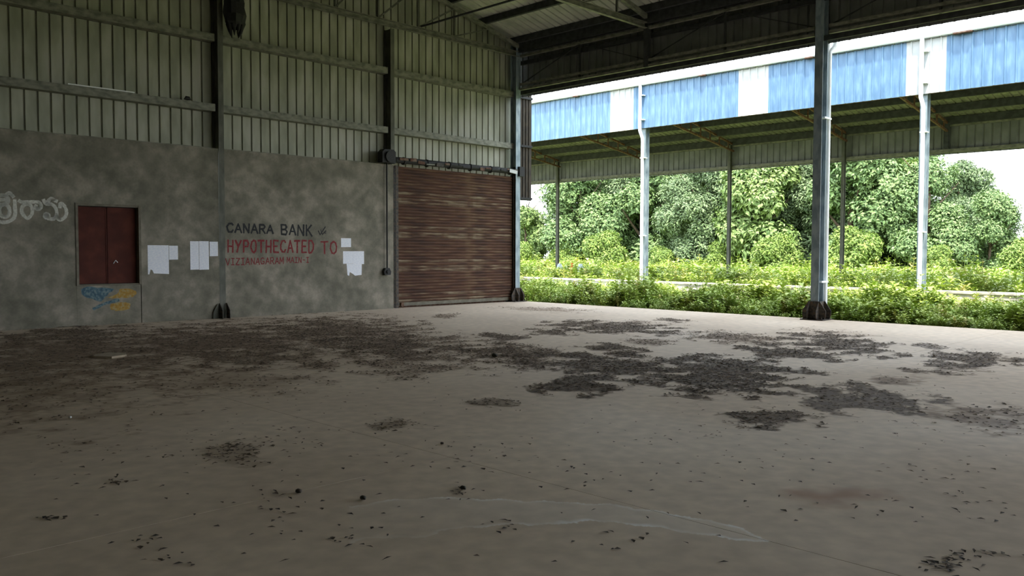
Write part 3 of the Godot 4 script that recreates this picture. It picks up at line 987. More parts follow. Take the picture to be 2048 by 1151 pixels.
func build_open_side() -> void:
	var w := thing("wall_right", "dark ribbed fascia hanging below the eave over the open side", "", Vector3.ZERO, "", "structure")
	var prof := rib_profile(1.0, 0.25, 0.03, 0.03, 0.07)
	var s := ribbed(prof, func(_x): return 6.5, func(_x): return 8.18)
	for k in 35:
		part("fascia_sheet", s, M.fascia_in, w, Vector3(0.24, 0, -0.6 + k), Basis(Vector3.BACK, Vector3.UP, Vector3.LEFT))
	for y in [6.62, 7.55]:
		var m := MB.new()
		m.prism(csec(0.12, 0.08), REAR_Z, along_z(0.14, y))
		part("fascia_rail", m.mesh(), M.purlin, w)
	# jack girders from column to column; they carry every second truss
	var names := ["dark lattice eave girder from the corner column to the free-standing column", "dark lattice eave girder right of the free-standing column", "dark lattice eave girder at the rear of the open side"]
	for b in 3:
		var z0 := 0.15 + 10.0 * b
		var g := thing("eave_girder", names[b], "girder", Vector3(0, 0, z0), "eave girders")
		for y in [7.73, 6.85, 6.70]:
			var m := MB.new()
			m.bar(Vector3(0, 0, 0), Vector3(0, 0, 9.65), 0.09, 0.07)
			part("chord", m.mesh(), M.girt, g, Vector3(0.02, y, 0))
		for k in [1, 2, 3]:
			var m := MB.new()
			var ww := 0.14 if k == 2 else 0.05
			m.bar(Vector3(0.02, 6.66, k * 2.42), Vector3(0.02, 7.8, k * 2.42), ww, ww)
			part("post", m.mesh(), M.purlin, g)
		for k in 4:
			var m := MB.new()
			var up := k % 2 == 0
			m.bar(Vector3(0.05, 6.87 if up else 7.72, k * 2.42), Vector3(0.05, 7.72 if up else 6.87, k * 2.42 + 2.42), 0.025, 0.025)
			part("diagonal", m.mesh(), M.purlin, g)
	# downpipe beside the free-standing column
	var d := thing("downpipe", "white downpipe strapped beside the free-standing steel column", "pipe", Vector3(0.34, 0, 10.02))
	var p := MB.new()
	p.tube([Vector3(0, 0.02, 0), Vector3(0, 6.25, 0)], [0.05, 0.05], 14)
	part("pipe", p.mesh(), M.white_paint, d)
	var e := MB.new()
	e.tube([Vector3(0, 6.22, 0), Vector3(0.0, 6.32, 0.0), Vector3(0.1, 6.45, 0.06), Vector3(0.12, 6.55, 0.08)], [0.055, 0.055, 0.055, 0.055], 12)
	part("elbow", e.mesh(), M.white_paint, d)
	var o := MB.new()
	o.tube([Vector3(-0.02, 6.3, -0.03), Vector3(-0.02, 6.62, -0.03)], [0.05, 0.05], 12)
	part("outlet", o.mesh(), M.white_paint, d)
	for y in [0.9, 4.75]:
		var m := MB.new()
		m.box(Vector3(-0.15, y, 0), Vector3(0.36, 0.04, 0.13))
		part("strap", m.mesh(), M.white_paint, d)


func build_rest_of_shell() -> void:   # behind and beside the camera: the far eave wall; while the rear gable is clad on its left and open on its right half
	var w := thing("wall_side", "ribbed metal wall along the far eave", "", Vector3.ZERO, "", "structure")
	var s := ribbed(rib_profile(1.0, 0.25, 0.03, 0.03, 0.07), func(_x): return 0.0, func(_x): return 8.2)
	for k in 34:
		part("cladding_sheet", s, M.sheet, w, Vector3(FAR_X - 0.1, 0, k + 0.8), Basis(Vector3.FORWARD, Vector3.UP, Vector3.RIGHT))
	var r := thing("wall_rear", "ribbed metal gable wall behind with an open right half", "", Vector3.ZERO, "", "structure")
	var prof := rib_profile(1.0, 0.25, 0.03, 0.03, 0.07)
	for k in 30:
		var x1 := FAR_X + k + 1.15
		var lo := 0.0 if x1 < -8.0 else 6.5
		part("cladding_sheet", ribbed(prof, func(_x): return lo, func(x): return roof_y(x1 - x) - 0.01), M.sheet, r, Vector3(x1, 0, REAR_Z + 0.1), Basis(Vector3.LEFT, Vector3.UP, Vector3.FORWARD))


func build_small_things() -> void:
	var labels := ["large white notice with torn corner, right of the window", "small white notice beside the large torn one", "left white sheet of the trio beside the slim column", "middle white sheet of the trio beside the slim column", "short white sheet touching the slim wall column", "small white notice right of the painted red words", "upper left white sheet of the cluster near the shutter", "upper right white sheet of the cluster near the shutter", "lower torn white sheet of the cluster near the shutter"]
	for i in PAPERS.size():
		var q: Array = PAPERS[i]
		var w: float = q[1] - q[0]
		var h: float = q[3] - q[2]
		var pl := PackedVector2Array([Vector2(0, 0), Vector2(w, 0.004), Vector2(w, h), Vector2(0, h)])
		if i == 0:
			pl = PackedVector2Array([Vector2(0, 0), Vector2(0.03, 0.0), Vector2(0.06, 0.11), Vector2(0.1, 0.09), Vector2(0.13, 0.02), Vector2(w, 0), Vector2(w, h), Vector2(0, h)])
		elif i == 8:
			pl = PackedVector2Array([Vector2(0.0, h), Vector2(0.03, 0.02), Vector2(0.08, 0.0), Vector2(0.1, 0.1), Vector2(0.2, 0.05), Vector2(0.27, 0.0), Vector2(w, 0.02), Vector2(w + 0.01, h)])
		var m := MB.new()
		m.prism(pl, 0.002, Transform3D(Basis.IDENTITY, Vector3(0, 0, 0.001 + 0.0005 * (i % 3))))
		single("paper_notice", m.mesh(), M.paper, labels[i], "paper", Vector3(q[0], q[2], 0), "paper notices on the wall")
	# ragged black sack up by the truss
	var sk := MB.new()
	var sides := 14
	var rings := [[0.0, 0.06], [-0.1, 0.19], [-0.35, 0.24], [-0.62, 0.27], [-0.8, 0.24], [-0.95, 0.17]]
	for k in rings.size() - 1:
		for j in sides:
			var q := []
			for e in [[k, j], [k, j + 1], [k + 1, j + 1], [k + 1, j]]:
				var a: float = TAU * (e[1] % sides) / sides
				var wob: float = 1.0 + 0.14 * sin(a * 5.0 + e[0] * 1.7) + 0.08 * sin(a * 3.0 - e[0])
				q.append(Vector3(cos(a) * rings[e[0]][1] * wob, rings[e[0]][0], sin(a) * rings[e[0]][1] * 0.6 * wob))
			sk.quad(q[0], q[1], q[2], q[3], Vector3(q[0].x + q[2].x, 0.0, q[0].z + q[2].z))
	for j in 9:   # torn strips at the lower edge
		var a := TAU * j / 9.0
		var at := Vector3(cos(a) * 0.18, -0.85, sin(a) * 0.1)
		var ln := rng.randf_range(0.15, 0.38)
		sk.tube([at, at + Vector3(-at.x * 0.25, -ln * 0.6, 0), at + Vector3(-at.x * 0.45 + rng.randf_range(-0.03, 0.03), -ln, 0)], [0.055, 0.035, 0.008], 5)
	sk.tube([Vector3(0, -0.02, 0), Vector3(0, 0.06, -0.12)], [0.012, 0.012], 6)
	single("ragged_sack", sk.mesh(), M.black_steel, "ragged black sack hanging beside the column near the top", "sack", Vector3(-9.62, 7.73, 0.19))
	var bt := MB.new()
	bt.box(Vector3(0, 0.012, 0), Vector3(1.35, 0.024, 0.03))
	single("white_batten", bt.mesh(), M.white_paint, "thin white strip lying along the lower girt over the window", "strip", Vector3(-12.55, 5.018, -0.03))
	var cl := MB.new()
	cl.tube([Vector3(-0.08, 0.02, 0), Vector3(-0.03, 0.05, 0), Vector3(0.03, 0.05, 0), Vector3(0.08, 0.02, 0)], [0.01, 0.05, 0.045, 0.01], 8)
	single("dark_lump", cl.mesh(), M.black_steel, "small dark lump sitting on the girt left of the slim column", "lump", Vector3(-10.68, 5.015, -0.05))
	var sl := MB.new()
	sl.prism(PackedVector2Array([Vector2(-0.24, -0.2), Vector2(0.02, -0.26), Vector2(0.24, -0.1), Vector2(0.22, 0.18), Vector2(0.0, 0.24), Vector2(-0.22, 0.12)]), 0.03, Transform3D(Basis(Vector3.RIGHT, Vector3.FORWARD, Vector3.UP).rotated(Vector3.UP, 0.6), Vector3.ZERO))
	single("flat_stone", sl.mesh(), M.plate_stone, "flat pale stone lying in the dirt in front of the window", "stone", Vector3(-14.53, 0.001, 5.68))
	var names := ["black clod on the bare floor, left of the pale tide mark", "black clod above the left end of the tide mark", "dark clod furthest left of the foreground clods", "pale scrap on the dirty floor at far left", "dark clod within the litter band in mid floor", "dark clod near the crossing floor joints"]
	for i in 6:
		var r: float = [0.028, 0.028, 0.03, 0.022, 0.06, 0.02][i]
		var m := MB.new()
		m.tube([Vector3(0, 0, -r * 1.1), Vector3(r * 0.2, r * 0.3, -r * 0.5), Vector3(0, r * 0.5, r * 0.3), Vector3(-r * 0.1, r * 0.1, r * 1.2)], [r * 0.25, r * 0.95, r * 0.85, r * 0.2], 7)
		single("clod", m.mesh(), M.white_paint if i == 3 else M.base_steel, names[i], "clod", Vector3(CLODS[i * 2], r * 0.3, CLODS[i * 2 + 1])).scale = Vector3(0.8, 0.55, 0.8)


func litter_mesh(v: int) -> ArrayMesh:   # a curled dry leaf scrap, about 5 cm
	var m := MB.new()
	var l: float = [0.05, 0.045, 0.065, 0.04][v]
	var w: float = [0.012, 0.016, 0.008, 0.014][v]
	var up := 0.007
	var a := Vector3(-l / 2, 0.001, 0)
	var b := Vector3(l / 2, up * 0.6, 0)
	var c0 := Vector3(-l * 0.1, up, w)
	var c1 := Vector3(l * 0.15, up * 0.9, -w)
	var mid := Vector3(0, 0.004, 0)
	m.tri(a, c0, mid, Vector3.UP); m.tri(c0, b, mid, Vector3.UP); m.tri(b, c1, mid, Vector3.UP); m.tri(c1, a, mid, Vector3.UP)
	return m.mesh()


func litter_color() -> Color:
	var t := rng.randf()
	var c := Color(0.05, 0.038, 0.027).lerp(Color(0.20, 0.145, 0.095), t)
	return c if rng.randf() > 0.06 else Color(0.3, 0.26, 0.2)


func build_litter() -> void:
	var kinds := [litter_mesh(0), litter_mesh(1), litter_mesh(2), litter_mesh(3)]
	var mats := []
	for c in [Color(0.21, 0.18, 0.155), Color(0.27, 0.235, 0.20), Color(0.34, 0.29, 0.24)]:
		var m := StandardMaterial3D.new()
		m.albedo_color = c
		m.roughness = 0.9
		m.cull_mode = BaseMaterial3D.CULL_DISABLED
		mats.append(m)
	var eye := Vector3(-19.29, 0, 18.93)
	var spots := []
	for q in CLUSTERS:
		for k in q[6]:
			var g := Vector2(rng.randfn(), rng.randfn()) * 0.6
			spots.append(Vector3(q[0] + q[2] * g.x + q[4] * g.y, 0.001, q[1] + q[3] * g.x + q[5] * g.y))
	for k in 420:   # loose scraps over the near floor
		var d := rng.randf_range(5.5, 13.0)
		var a := deg_to_rad(45.25 + rng.randf_range(-31, 31))
		spots.append(eye + Vector3(sin(a) * d, 0.001, -cos(a) * d))
	spots.sort_custom(func(a, b): return a.distance_squared_to(eye) < b.distance_squared_to(eye))
	var rest := []
	for i in spots.size():
		var b := Basis(Vector3.UP, rng.randf() * TAU).scaled(Vector3.ONE * rng.randf_range(0.55, 1.15))
		if i < 280:
			var o := single("leaf_scrap", kinds[rng.randi() % 4], mats[rng.randi() % 3], "small dark dry leaf scrap lying loose on the bare concrete floor", "leaf scrap", spots[i], "loose leaf scraps on the floor")
			o.basis = b
		else:
			rest.append(Transform3D(b, spots[i]))
	var px := FW / FS
	var tries := 0
	while rest.size() < 42000 and tries < 1500000:   # the dense drifts follow the dirt patches
		tries += 1
		var i := rng.randi() % FW
		var j := rng.randi() % FW
		var m := litter_mask[j * FW + i]
		if m * 0.9 < rng.randf():
			continue
		rest.append(Transform3D(Basis(Vector3.UP, rng.randf() * TAU) * Basis(Vector3.RIGHT, rng.randf_range(-0.35, 0.35)).scaled(Vector3.ONE * rng.randf_range(0.6, 1.35)), Vector3(FX0 + (i + rng.randf()) / px, rng.randf_range(0.002, 0.012), maxf(0.04, FZ0 + (j + rng.randf()) / px))))
	for v in 4:
		var mine := []
		for i in range(v, rest.size(), 4):
			if rest[i].origin.x < 0.2:
				mine.append(rest[i])
		var o := scatter("leaf_litter", kinds[v], mine, M.litter, litter_color)
		tag(o, ["drifts of dark brown dry leaf litter over the floor", "dry broad leaf litter mixed in the floor drifts", "thin dry twig litter mixed in the floor drifts", "fine crumbled litter mixed in the floor drifts"][v], "leaf litter", "", "stuff")


func scatter(called: String, m: Mesh, places: Array, mat: Material, color: Callable, parent: Node3D = self) -> MultiMeshInstance3D:
	var mm := MultiMesh.new()
	mm.transform_format = MultiMesh.TRANSFORM_3D
	mm.use_colors = true
	mm.mesh = m
	mm.instance_count = places.size()
	for i in places.size():
		mm.set_instance_transform(i, places[i])
		mm.set_instance_color(i, color.call())
	var o := MultiMeshInstance3D.new()
	o.name = numbered(called) if parent == self else called
	o.multimesh = mm
	o.material_override = mat
	parent.add_child(o, true)
	return o


# ---------- the shed across the weeds ----------
func build_shed() -> void:
	var X := 6.75
	var XF := 13.75
	var s := thing("open_shed", "open-sided steel shed with blue and white fascia across the weeds", "shed", Vector3(X, 0, 0))
	var W := XF - X
	var zlo := -30.0
	var zhi := 22.0
	var ry := func(x: float) -> float: return 7.75 - 0.19 * x   # a single fall away from the gutter side
	# fascia sheets, five to a period, the fifth white
	var prof := rib_profile(1.1, 0.275, 0.03, 0.03, 0.07)
	var near := ribbed(prof, func(_x): return 6.2, func(_x): return 7.8)
	var far := ribbed(prof, func(_x): return 5.15, func(_x): return 6.4)
	var n0 := -31
	for k in range(n0, 17):
		var z := 3.94 + 1.1 * k
		var white := posmod(k, 5) == 0
		# outside of a sheet shows its ribs standing proud towards the viewer
		part("fascia_sheet", near, M.white_sheet if white else M.blue, s, Vector3(0, 0, z), Basis(Vector3.BACK, Vector3.UP, Vector3.RIGHT))
		part("fascia_sheet", far, M.fascia_in, s, Vector3(W, 0, z), Basis(Vector3.BACK, Vector3.UP, Vector3.LEFT))
	var gu := MB.new()   # box gutter
	gu.prism(PackedVector2Array([Vector2(-0.17, 0.22), Vector2(-0.17, 0.02), Vector2(-0.14, -0.02), Vector2(-0.02, -0.02), Vector2(-0.02, 0.26), Vector2(-0.04, 0.26), Vector2(-0.04, 0.0), Vector2(-0.13, 0.0), Vector2(-0.15, 0.02), Vector2(-0.15, 0.22)]), zhi - zlo, along_z(0, 7.8))
	part("gutter", gu.mesh(), M.white_paint, s, Vector3(0, 0, zlo))
	for z in [-3.2, 2.6, 6.5, 11.0, 14.5]:
		var m := MB.new()
		m.box(Vector3(-0.1, 7.76, z), Vector3(0.18, 0.03, 0.5 if z == 11.0 else 0.25))
		part("gutter_bracket", m.mesh(), M.rust, s)
	for y in [6.27, 7.55]:
		var m := MB.new()
		m.box(Vector3(0.09, y, (zlo + zhi) / 2), Vector3(0.1, 0.12, zhi - zlo))
		part("fascia_rail", m.mesh(), M.rust, s)
		var m2 := MB.new()
		m2.box(Vector3(W - 0.09, 5.27 if y < 7.0 else 6.2, (zlo + zhi) / 2), Vector3(0.1, 0.12, zhi - zlo))
		part("fascia_rail", m2.mesh(), M.girt, s)
	for z in [-20.0, -10.0, -0.05, 9.93, 20.0]:
		var m := MB.new()
		m.prism(isec(0.25, 0.2), 7.7, upright(Vector3(0.2, -0.2, z), PI / 2))
		part("column", m.mesh(), M.column, s)
		var p := MB.new()
		p.tube([Vector3(-0.12, 7.8, z - 0.02), Vector3(-0.12, 6.1, z - 0.02), Vector3(-0.02, 5.85, z + 0.02), Vector3(0.0, 5.7, z + 0.02), Vector3(0.0, 0.1, z + 0.02)], [0.06, 0.06, 0.06, 0.06, 0.06], 12)
		var dp := part("downpipe", p.mesh(), M.white_paint, s)
		for y in [7.4, 6.5, 5.1, 2.2]:
			var c := MB.new()
			c.box(Vector3(-0.06 if y > 6 else 0.05, y, z + 0.04), Vector3(0.2, 0.03, 0.2))
			part("clamp", c.mesh(), M.white_paint, dp)
	for z in [-20.3, -10.3, -0.33, 4.68, 14.7]:
		var m := MB.new()
		m.prism(isec(0.16, 0.12), 6.45, upright(Vector3(W - 0.22, -0.2, z), PI / 2))
		part("column", m.mesh(), M.gable_steel, s)
	# single-pitch roof on purlins and light lattice trusses
	var ang := atan(0.19)
	var up := Vector3(-cos(ang), sin(ang), 0)
	var run := (W + 0.25) / cos(ang)
	var sheet := ribbed(rib_profile(1.0, 0.25, 0.03, 0.03, 0.07), func(_x): return 0.0, func(_x): return run)
	for k in 52:
		part("roof_sheet", sheet, M.girt, s, Vector3(W + 0.2, ry.call(W + 0.2), zlo + k), Basis(Vector3.BACK, up, Vector3.BACK.cross(up)))
	for k in 6:
		var x := 0.3 + 1.28 * k
		var m := MB.new()
		m.prism(csec(0.26, 0.12), zhi - zlo, along_z(x, ry.call(x) - 0.15))
		part("purlin", m.mesh(), M.purlin, s, Vector3(0, 0, zlo))
	for z in [-25.0, -20.2, -15.0, -10.2, -5.0, -0.2, 4.75, 8.45, 14.75, 20.0]:
		var t := MB.new()
		t.bar(Vector3(0.15, ry.call(0.15) - 0.22, z), Vector3(W - 0.15, ry.call(W - 0.15) - 0.22, z), 0.07, 0.07)
		t.bar(Vector3(0.15, 6.95, z), Vector3(2.2, 6.62, z), 0.07, 0.07)
		t.bar(Vector3(2.2, 6.62, z), Vector3(W - 0.15, 5.95, z), 0.07, 0.07)
		var tr := part("truss", t.mesh(), M.rust, s)
		for k in 9:
			var x := 0.6 + k * (W - 1.2) / 8.0
			var lowy := lerpf(6.95, 6.62, (x - 0.15) / 2.05) if x < 2.2 else lerpf(6.62, 5.95, (x - 2.2) / (W - 2.35))
			var b := MB.new()
			b.bar(Vector3(x, lowy, z), Vector3(x, ry.call(x) - 0.22, z), 0.045, 0.045)
			part("web_post", b.mesh(), M.rust, tr)
	for z in [8.42]:   # post hanging on the far fascia
		var m := MB.new()
		m.box(Vector3(W - 0.2, 5.8, z), Vector3(0.14, 0.9, 0.16))
		part("hanging_post", m.mesh(), M.purlin, s)
	var pl := MB.new()
	pl.box(Vector3(0.35, 0.12, (zlo + zhi) / 2), Vector3(0.5, 0.66, zhi - zlo))
	part("plinth", pl.mesh(), M.concrete, s)
	var cp := MB.new()
	cp.box(Vector3(0.35, 0.46, (zlo + zhi) / 2), Vector3(0.56, 0.06, zhi - zlo))
	part("plinth_cap", cp.mesh(), M.concrete, s)


# ---------- plants ----------
func leaf(m: MB, at: Vector3, dir: Vector3, up: Vector3, l: float, w: float) -> void:   # a folded, drooping blade of four triangles
	var s := dir.cross(up).normalized() * w * 0.5
	var lift := up * l * 0.12
	var mid := at + dir * l * 0.5
	var tip := at + dir * l - up * l * 0.18
	m.tri(at, mid + s + lift, mid, up); m.tri(at, mid - s + lift, mid, up)
	m.tri(mid, mid + s + lift, tip, up); m.tri(mid, mid - s + lift, tip, up)


func weed_mesh(sd: int, h: float, stems: int, l: float, w: float) -> ArrayMesh:
	var r := RandomNumberGenerator.new()
	r.seed = sd
	var m := MB.new()
	for s in stems:
		var a := r.randf() * TAU
		var lean := Vector3(cos(a), 0, sin(a)) * r.randf_range(0.05, 0.4) * h
		var hh := h * r.randf_range(0.6, 1.0)
		var p0 := Vector3(cos(a), 0, sin(a)) * 0.04
		var top := p0 + lean + Vector3.UP * hh
		m.tint = Color(0.75, 0.8, 0.5)
		m.tube([p0, p0.lerp(top, 0.5) - lean * 0.12, top], [0.006, 0.005, 0.002], 3, false)
		var n := 7 + r.randi() % 4
		for k in n:
			var t := 0.12 + 0.88 * k / float(n)
			var at := p0.lerp(top, t)
			for e in 2:
				var b := a + k * 2.4 + e * PI + r.randf_range(-0.4, 0.4)
				var d := Vector3(cos(b), r.randf_range(0.1, 0.8), sin(b)).normalized()
				var g := r.randf_range(0.75, 1.15)
				m.tint = Color(g, g, g * r.randf_range(0.6, 1.0))
				leaf(m, at, d, (Vector3.UP - d * d.y).normalized(), l * r.randf_range(0.6, 1.1) * (1.1 - 0.4 * t), w)
	return m.mesh()


func weed_color() -> Color:
	var t := rng.randf()
	var c := Color(0.28, 0.40, 0.08).lerp(Color(0.48, 0.57, 0.16), t)
	if rng.randf() < 0.1:
		c = Color(0.50, 0.47, 0.18)
	return c


func build_weeds() -> void:
	var kinds := []
	for v in 5:
		kinds.append(weed_mesh(100 + v, [0.5, 0.62, 0.42, 0.7, 0.55][v], [4, 3, 5, 3, 4][v], [0.17, 0.15, 0.19, 0.13, 0.2][v], [0.065, 0.045, 0.075, 0.04, 0.09][v]))
	var mats := []
	for c in [Color(0.28, 0.40, 0.08), Color(0.34, 0.46, 0.10), Color(0.43, 0.53, 0.13), Color(0.50, 0.50, 0.20)]:
		mats.append(leaf_mat(c.linear_to_srgb(), Color(0.26, 0.32, 0.06)))
	var spots := []
	var tries := 0
	while spots.size() < 110 and tries < 4000:   # the row along the slab edge, plant by plant
		tries += 1
		var p := Vector3(rng.randf_range(0.62, 1.5), -0.2, rng.randf_range(-2.0, 13.5))
		if spots.all(func(o): return o.distance_to(p) > 0.52) and absf(p.z - 9.95) + p.x * 0.3 > 0.6:
			spots.append(p)
	for p in spots:
		var o := single("weed_plant", kinds[rng.randi() % 5], mats[[0, 0, 1, 1, 1, 2, 2, 3][rng.randi() % 8]], "leafy green weed growing in the thick front row along the floor edge", "weed", p, "weeds along the floor edge")
		o.basis = Basis(Vector3.UP, rng.randf() * TAU).scaled(Vector3.ONE * rng.randf_range(0.75, 1.15))
	var zones := [
		# x0, x1, z0, z1, count, smallest, largest
		[0.5, 1.3, -3.0, 14.0, 500, 0.5, 0.9],
		[1.0, 4.0, -14.0, 14.0, 3800, 0.8, 1.3],
		[4.0, 6.4, -14.0, 14.0, 2200, 0.55, 0.95],
		[0.5, 6.5, 14.0, 26.0, 900, 0.8, 1.2],
		[0.6, 6.5, -28.0, -13.0, 900, 0.8, 1.3],
		[7.7, 27.0, -34.0, 14.0, 9500, 1.0, 1.7],
		[27.0, 34.0, -45.0, 16.0, 4500, 1.1, 2.0],
	]
	var hills := edge_noise(51, 0.05)
	var lists := [[], [], [], [], []]
	for q in zones:
		for k in q[4]:
			var at := Vector3(rng.randf_range(q[0], q[1]), -0.2, rng.randf_range(q[2], q[3]))
			var clump := clampf(1.0 + 1.1 * hills.get_noise_2d(at.x * 10.0, at.z * 10.0), 0.45, 1.6)
			lists[rng.randi() % 5].append(Transform3D(Basis(Vector3.UP, rng.randf() * TAU).scaled(Vector3.ONE * rng.randf_range(q[5], q[6]) * clump), at))
	var names := ["thicket of green weeds filling the ground outside", "thin-leaved weeds mixed into the thicket outside", "broad-leaved weeds mixed into the thicket outside", "tall spindly weeds mixed into the thicket outside", "large-leaved weeds mixed into the thicket outside"]
	for v in 5:
		tag(scatter("weed_thicket", kinds[v], lists[v], M.weed, weed_color), names[v], "weeds", "", "stuff")


func tuft_mesh(sd: int, l: float, w: float, n: int) -> ArrayMesh:   # a spray of leaves at a twig's end
	var r := RandomNumberGenerator.new()
	r.seed = sd
	var m := MB.new()
	for k in n:
		var a := r.randf() * TAU
		var d := Vector3(cos(a), r.randf_range(-0.5, 0.7), sin(a)).normalized()
		var up := (Vector3.UP + Vector3(r.randf_range(-0.6, 0.6), 0, r.randf_range(-0.6, 0.6))).normalized()
		up = (up - d * up.dot(d)).normalized()
		var g := r.randf_range(0.7, 1.2)
		m.tint = Color(g, g, g)
		leaf(m, d * 0.08 + Vector3(0, r.randf_range(-0.1, 0.1), 0), d, up, l * r.randf_range(0.7, 1.2), w)
	return m.mesh()


func crown_places(sd: int, lumps: int, rad: float, tall: float, per: int) -> Array:
	var r := RandomNumberGenerator.new()
	r.seed = sd
	var out := []
	for k in lumps:
		var a := r.randf() * TAU
		var hh := (k + 0.5) / lumps
		var reach := rad * sin(PI * (0.18 + 0.72 * hh)) * r.randf_range(0.35, 0.8)
		var c := Vector3(cos(a) * reach, tall * hh, sin(a) * reach)
		var lr := rad * r.randf_range(0.36, 0.58)
		for i in per:
			var d := Vector3(r.randfn(), r.randfn(), r.randfn()).normalized()
			var p := c + d * lr * pow(r.randf(), 0.28) * Vector3(1, 0.85, 1)
			var b := Basis(Quaternion(Vector3.UP, (d + Vector3.UP * 0.9).normalized())) if d.y > -0.95 else Basis.IDENTITY
			out.append(Transform3D(b * Basis(Vector3.UP, r.randf() * TAU).scaled(Vector3.ONE * r.randf_range(0.7, 1.3)), p))
	return out


func tree_trunk(sd: int, h: float, rad: float) -> ArrayMesh:
	var r := RandomNumberGenerator.new()
	r.seed = sd
	var m := MB.new()
	var top := Vector3(r.randf_range(-0.4, 0.4), h, r.randf_range(-0.4, 0.4))
	m.tube([Vector3.ZERO, top * 0.3 + Vector3(0.1, 0, 0), top * 0.65, top], [rad * 1.2, rad, rad * 0.75, rad * 0.3], 8)
	for k in 5:
		var t := r.randf_range(0.3, 0.85)
		var a := r.randf() * TAU
		var p := top * t
		var d := Vector3(cos(a), 1.1, sin(a))
		m.tube([p, p + d * h * 0.12, p + d * h * 0.24 + Vector3(0, 0.1, 0)], [rad * 0.45, rad * 0.32, rad * 0.1], 6)
	return m.mesh()


func build_trees() -> void:
	var tufts := [tuft_mesh(201, 0.24, 0.11, 8), tuft_mesh(202, 0.20, 0.07, 10), tuft_mesh(203, 0.30, 0.15, 7)]
	# crown kinds: tuft, lumps, radius, height, tufts per lump, two leaf tones
	var specs := [
		[0, 12, 2.6, 6.2, 300, Color(0.11, 0.195, 0.06), Color(0.22, 0.32, 0.11)],
		[1, 14, 2.3, 7.0, 300, Color(0.13, 0.20, 0.09), Color(0.24, 0.33, 0.15)],
		[2, 10, 2.8, 5.4, 260, Color(0.14, 0.23, 0.06), Color(0.27, 0.37, 0.11)],
		[0, 9, 2.2, 5.2, 280, Color(0.16, 0.25, 0.05), Color(0.30, 0.38, 0.10)],
		[1, 8, 1.5, 2.2, 260, Color(0.16, 0.26, 0.05), Color(0.28, 0.38, 0.08)],
	]
	var crowns := []
	for i in specs.size():
		var q: Array = specs[i]
		var mm := MultiMesh.new()
		mm.transform_format = MultiMesh.TRANSFORM_3D
		mm.use_colors = true
		mm.mesh = tufts[q[0]]
		var pl := crown_places(300 + i, q[1], q[2], q[3], q[4])
		mm.instance_count = pl.size()
		for k in pl.size():
			mm.set_instance_transform(k, pl[k])
			mm.set_instance_color(k, (q[5] as Color).lerp(q[6], rng.randf()))
		crowns.append(mm)
	var trunks := [tree_trunk(401, 7.0, 0.16), tree_trunk(402, 6.0, 0.2), tree_trunk(403, 6.5, 0.12)]
	# x, z, crown kind, size, label
	var T := [
		[31.0, -37.5, 0, 0.82, "bushy green tree seen just right of the corner column"],
		[36.0, -38.0, 3, 0.95, "pale tree behind the leftmost bushy tree"],
		[34.0, -33.0, 3, 0.85, "yellowish tree just right of the leftmost shed post"],
		[31.5, -30.0, 2, 0.82, "broad light green tree behind the leftmost shed post"],
		[33.0, -25.5, 1, 1.35, "tall willowy tree left of the near shed column"],
		[30.5, -22.5, 0, 1.25, "dense green tree directly behind the left shed column"],
		[34.0, -19.5, 1, 1.4, "tall tree right of the left shed column"],
		[30.5, -17.0, 0, 1.25, "dark green tree between the left shed column and the thin post"],
		[34.0, -14.0, 2, 1.35, "broad tree behind the thin middle post"],
		[30.0, -12.0, 1, 1.2, "fine-leaved tree just right of the thin middle post"],
		[33.5, -9.0, 0, 1.4, "tall dense tree left of the free-standing column"],
		[30.0, -7.0, 2, 1.2, "light green tree behind the free-standing column"],
		[33.0, -4.5, 1, 1.35, "tall tree just right of the free-standing column"],
		[30.0, -2.0, 0, 1.2, "leafy tree between the free-standing column and the right shed column"],
		[33.5, -0.3, 3, 1.15, "pale tree left of the right shed column"],
		[30.5, 2.0, 0, 0.92, "dense tree directly behind the right shed column"],
		[33.0, 3.4, 1, 0.86, "feathery tree rising against the sky at right"],
		[30.0, 5.4, 0, 0.66, "rounded green tree at the right edge of the trees"],
		[31.5, 7.6, 2, 0.55, "low broad tree at the far right of the view"],
		[31.0, 11.5, 3, 0.6, "tree past the right edge of the view"],
		[38.0, -27.0, 1, 1.1, "tree in the second row behind the willowy tree"],
		[38.0, -21.0, 0, 1.5, "tree in the second row behind the left shed column"],
		[38.0, -14.5, 2, 1.5, "tree in the second row behind the thin middle post"],
		[38.0, -8.0, 1, 1.5, "tree in the second row left of the free-standing column"],
		[38.0, -2.0, 0, 1.4, "tree in the second row right of the free-standing column"],
		[37.0, -44.0, 2, 1.0, "tree hidden behind the corner column"],
		[36.0, 6.5, 2, 0.6, "low tree in the second row at the right edge"],
		[36.0, -35.0, 2, 0.8, "broad tree in the second row behind the yellowish tree"],
		[40.0, -24.5, 2, 1.3, "rearmost tree left of the near shed column"],
		[40.5, -17.5, 2, 1.4, "rearmost tree left of the thin middle post"],
		[40.0, -11.0, 2, 1.4, "rearmost tree right of the thin middle post"],
		[40.5, -5.0, 2, 1.3, "rearmost tree behind the free-standing column"],
		[40.0, 1.5, 2, 0.9, "rearmost tree behind the right shed column"],
	]
	for i in T.size():
		var q: Array = T[i]
		var t := thing("tree", q[4], "tree", Vector3(q[0], -0.2, q[1]), "trees behind the shed")
		t.rotation.y = i * 1.9
		t.scale = Vector3.ONE * q[3]
		part("trunk", trunks[i % 3], M.bark, t)
		var c := MultiMeshInstance3D.new()
		c.name = "crown"
		c.multimesh = crowns[q[2]]
		c.material_override = M.leaf
		c.set_meta("kind", "stuff")
		t.add_child(c)
		c.position.y = 0.6
	var shrub_names := ["leftmost", "second", "third", "fourth", "fifth", "sixth", "seventh", "eighth", "ninth", "tenth"]
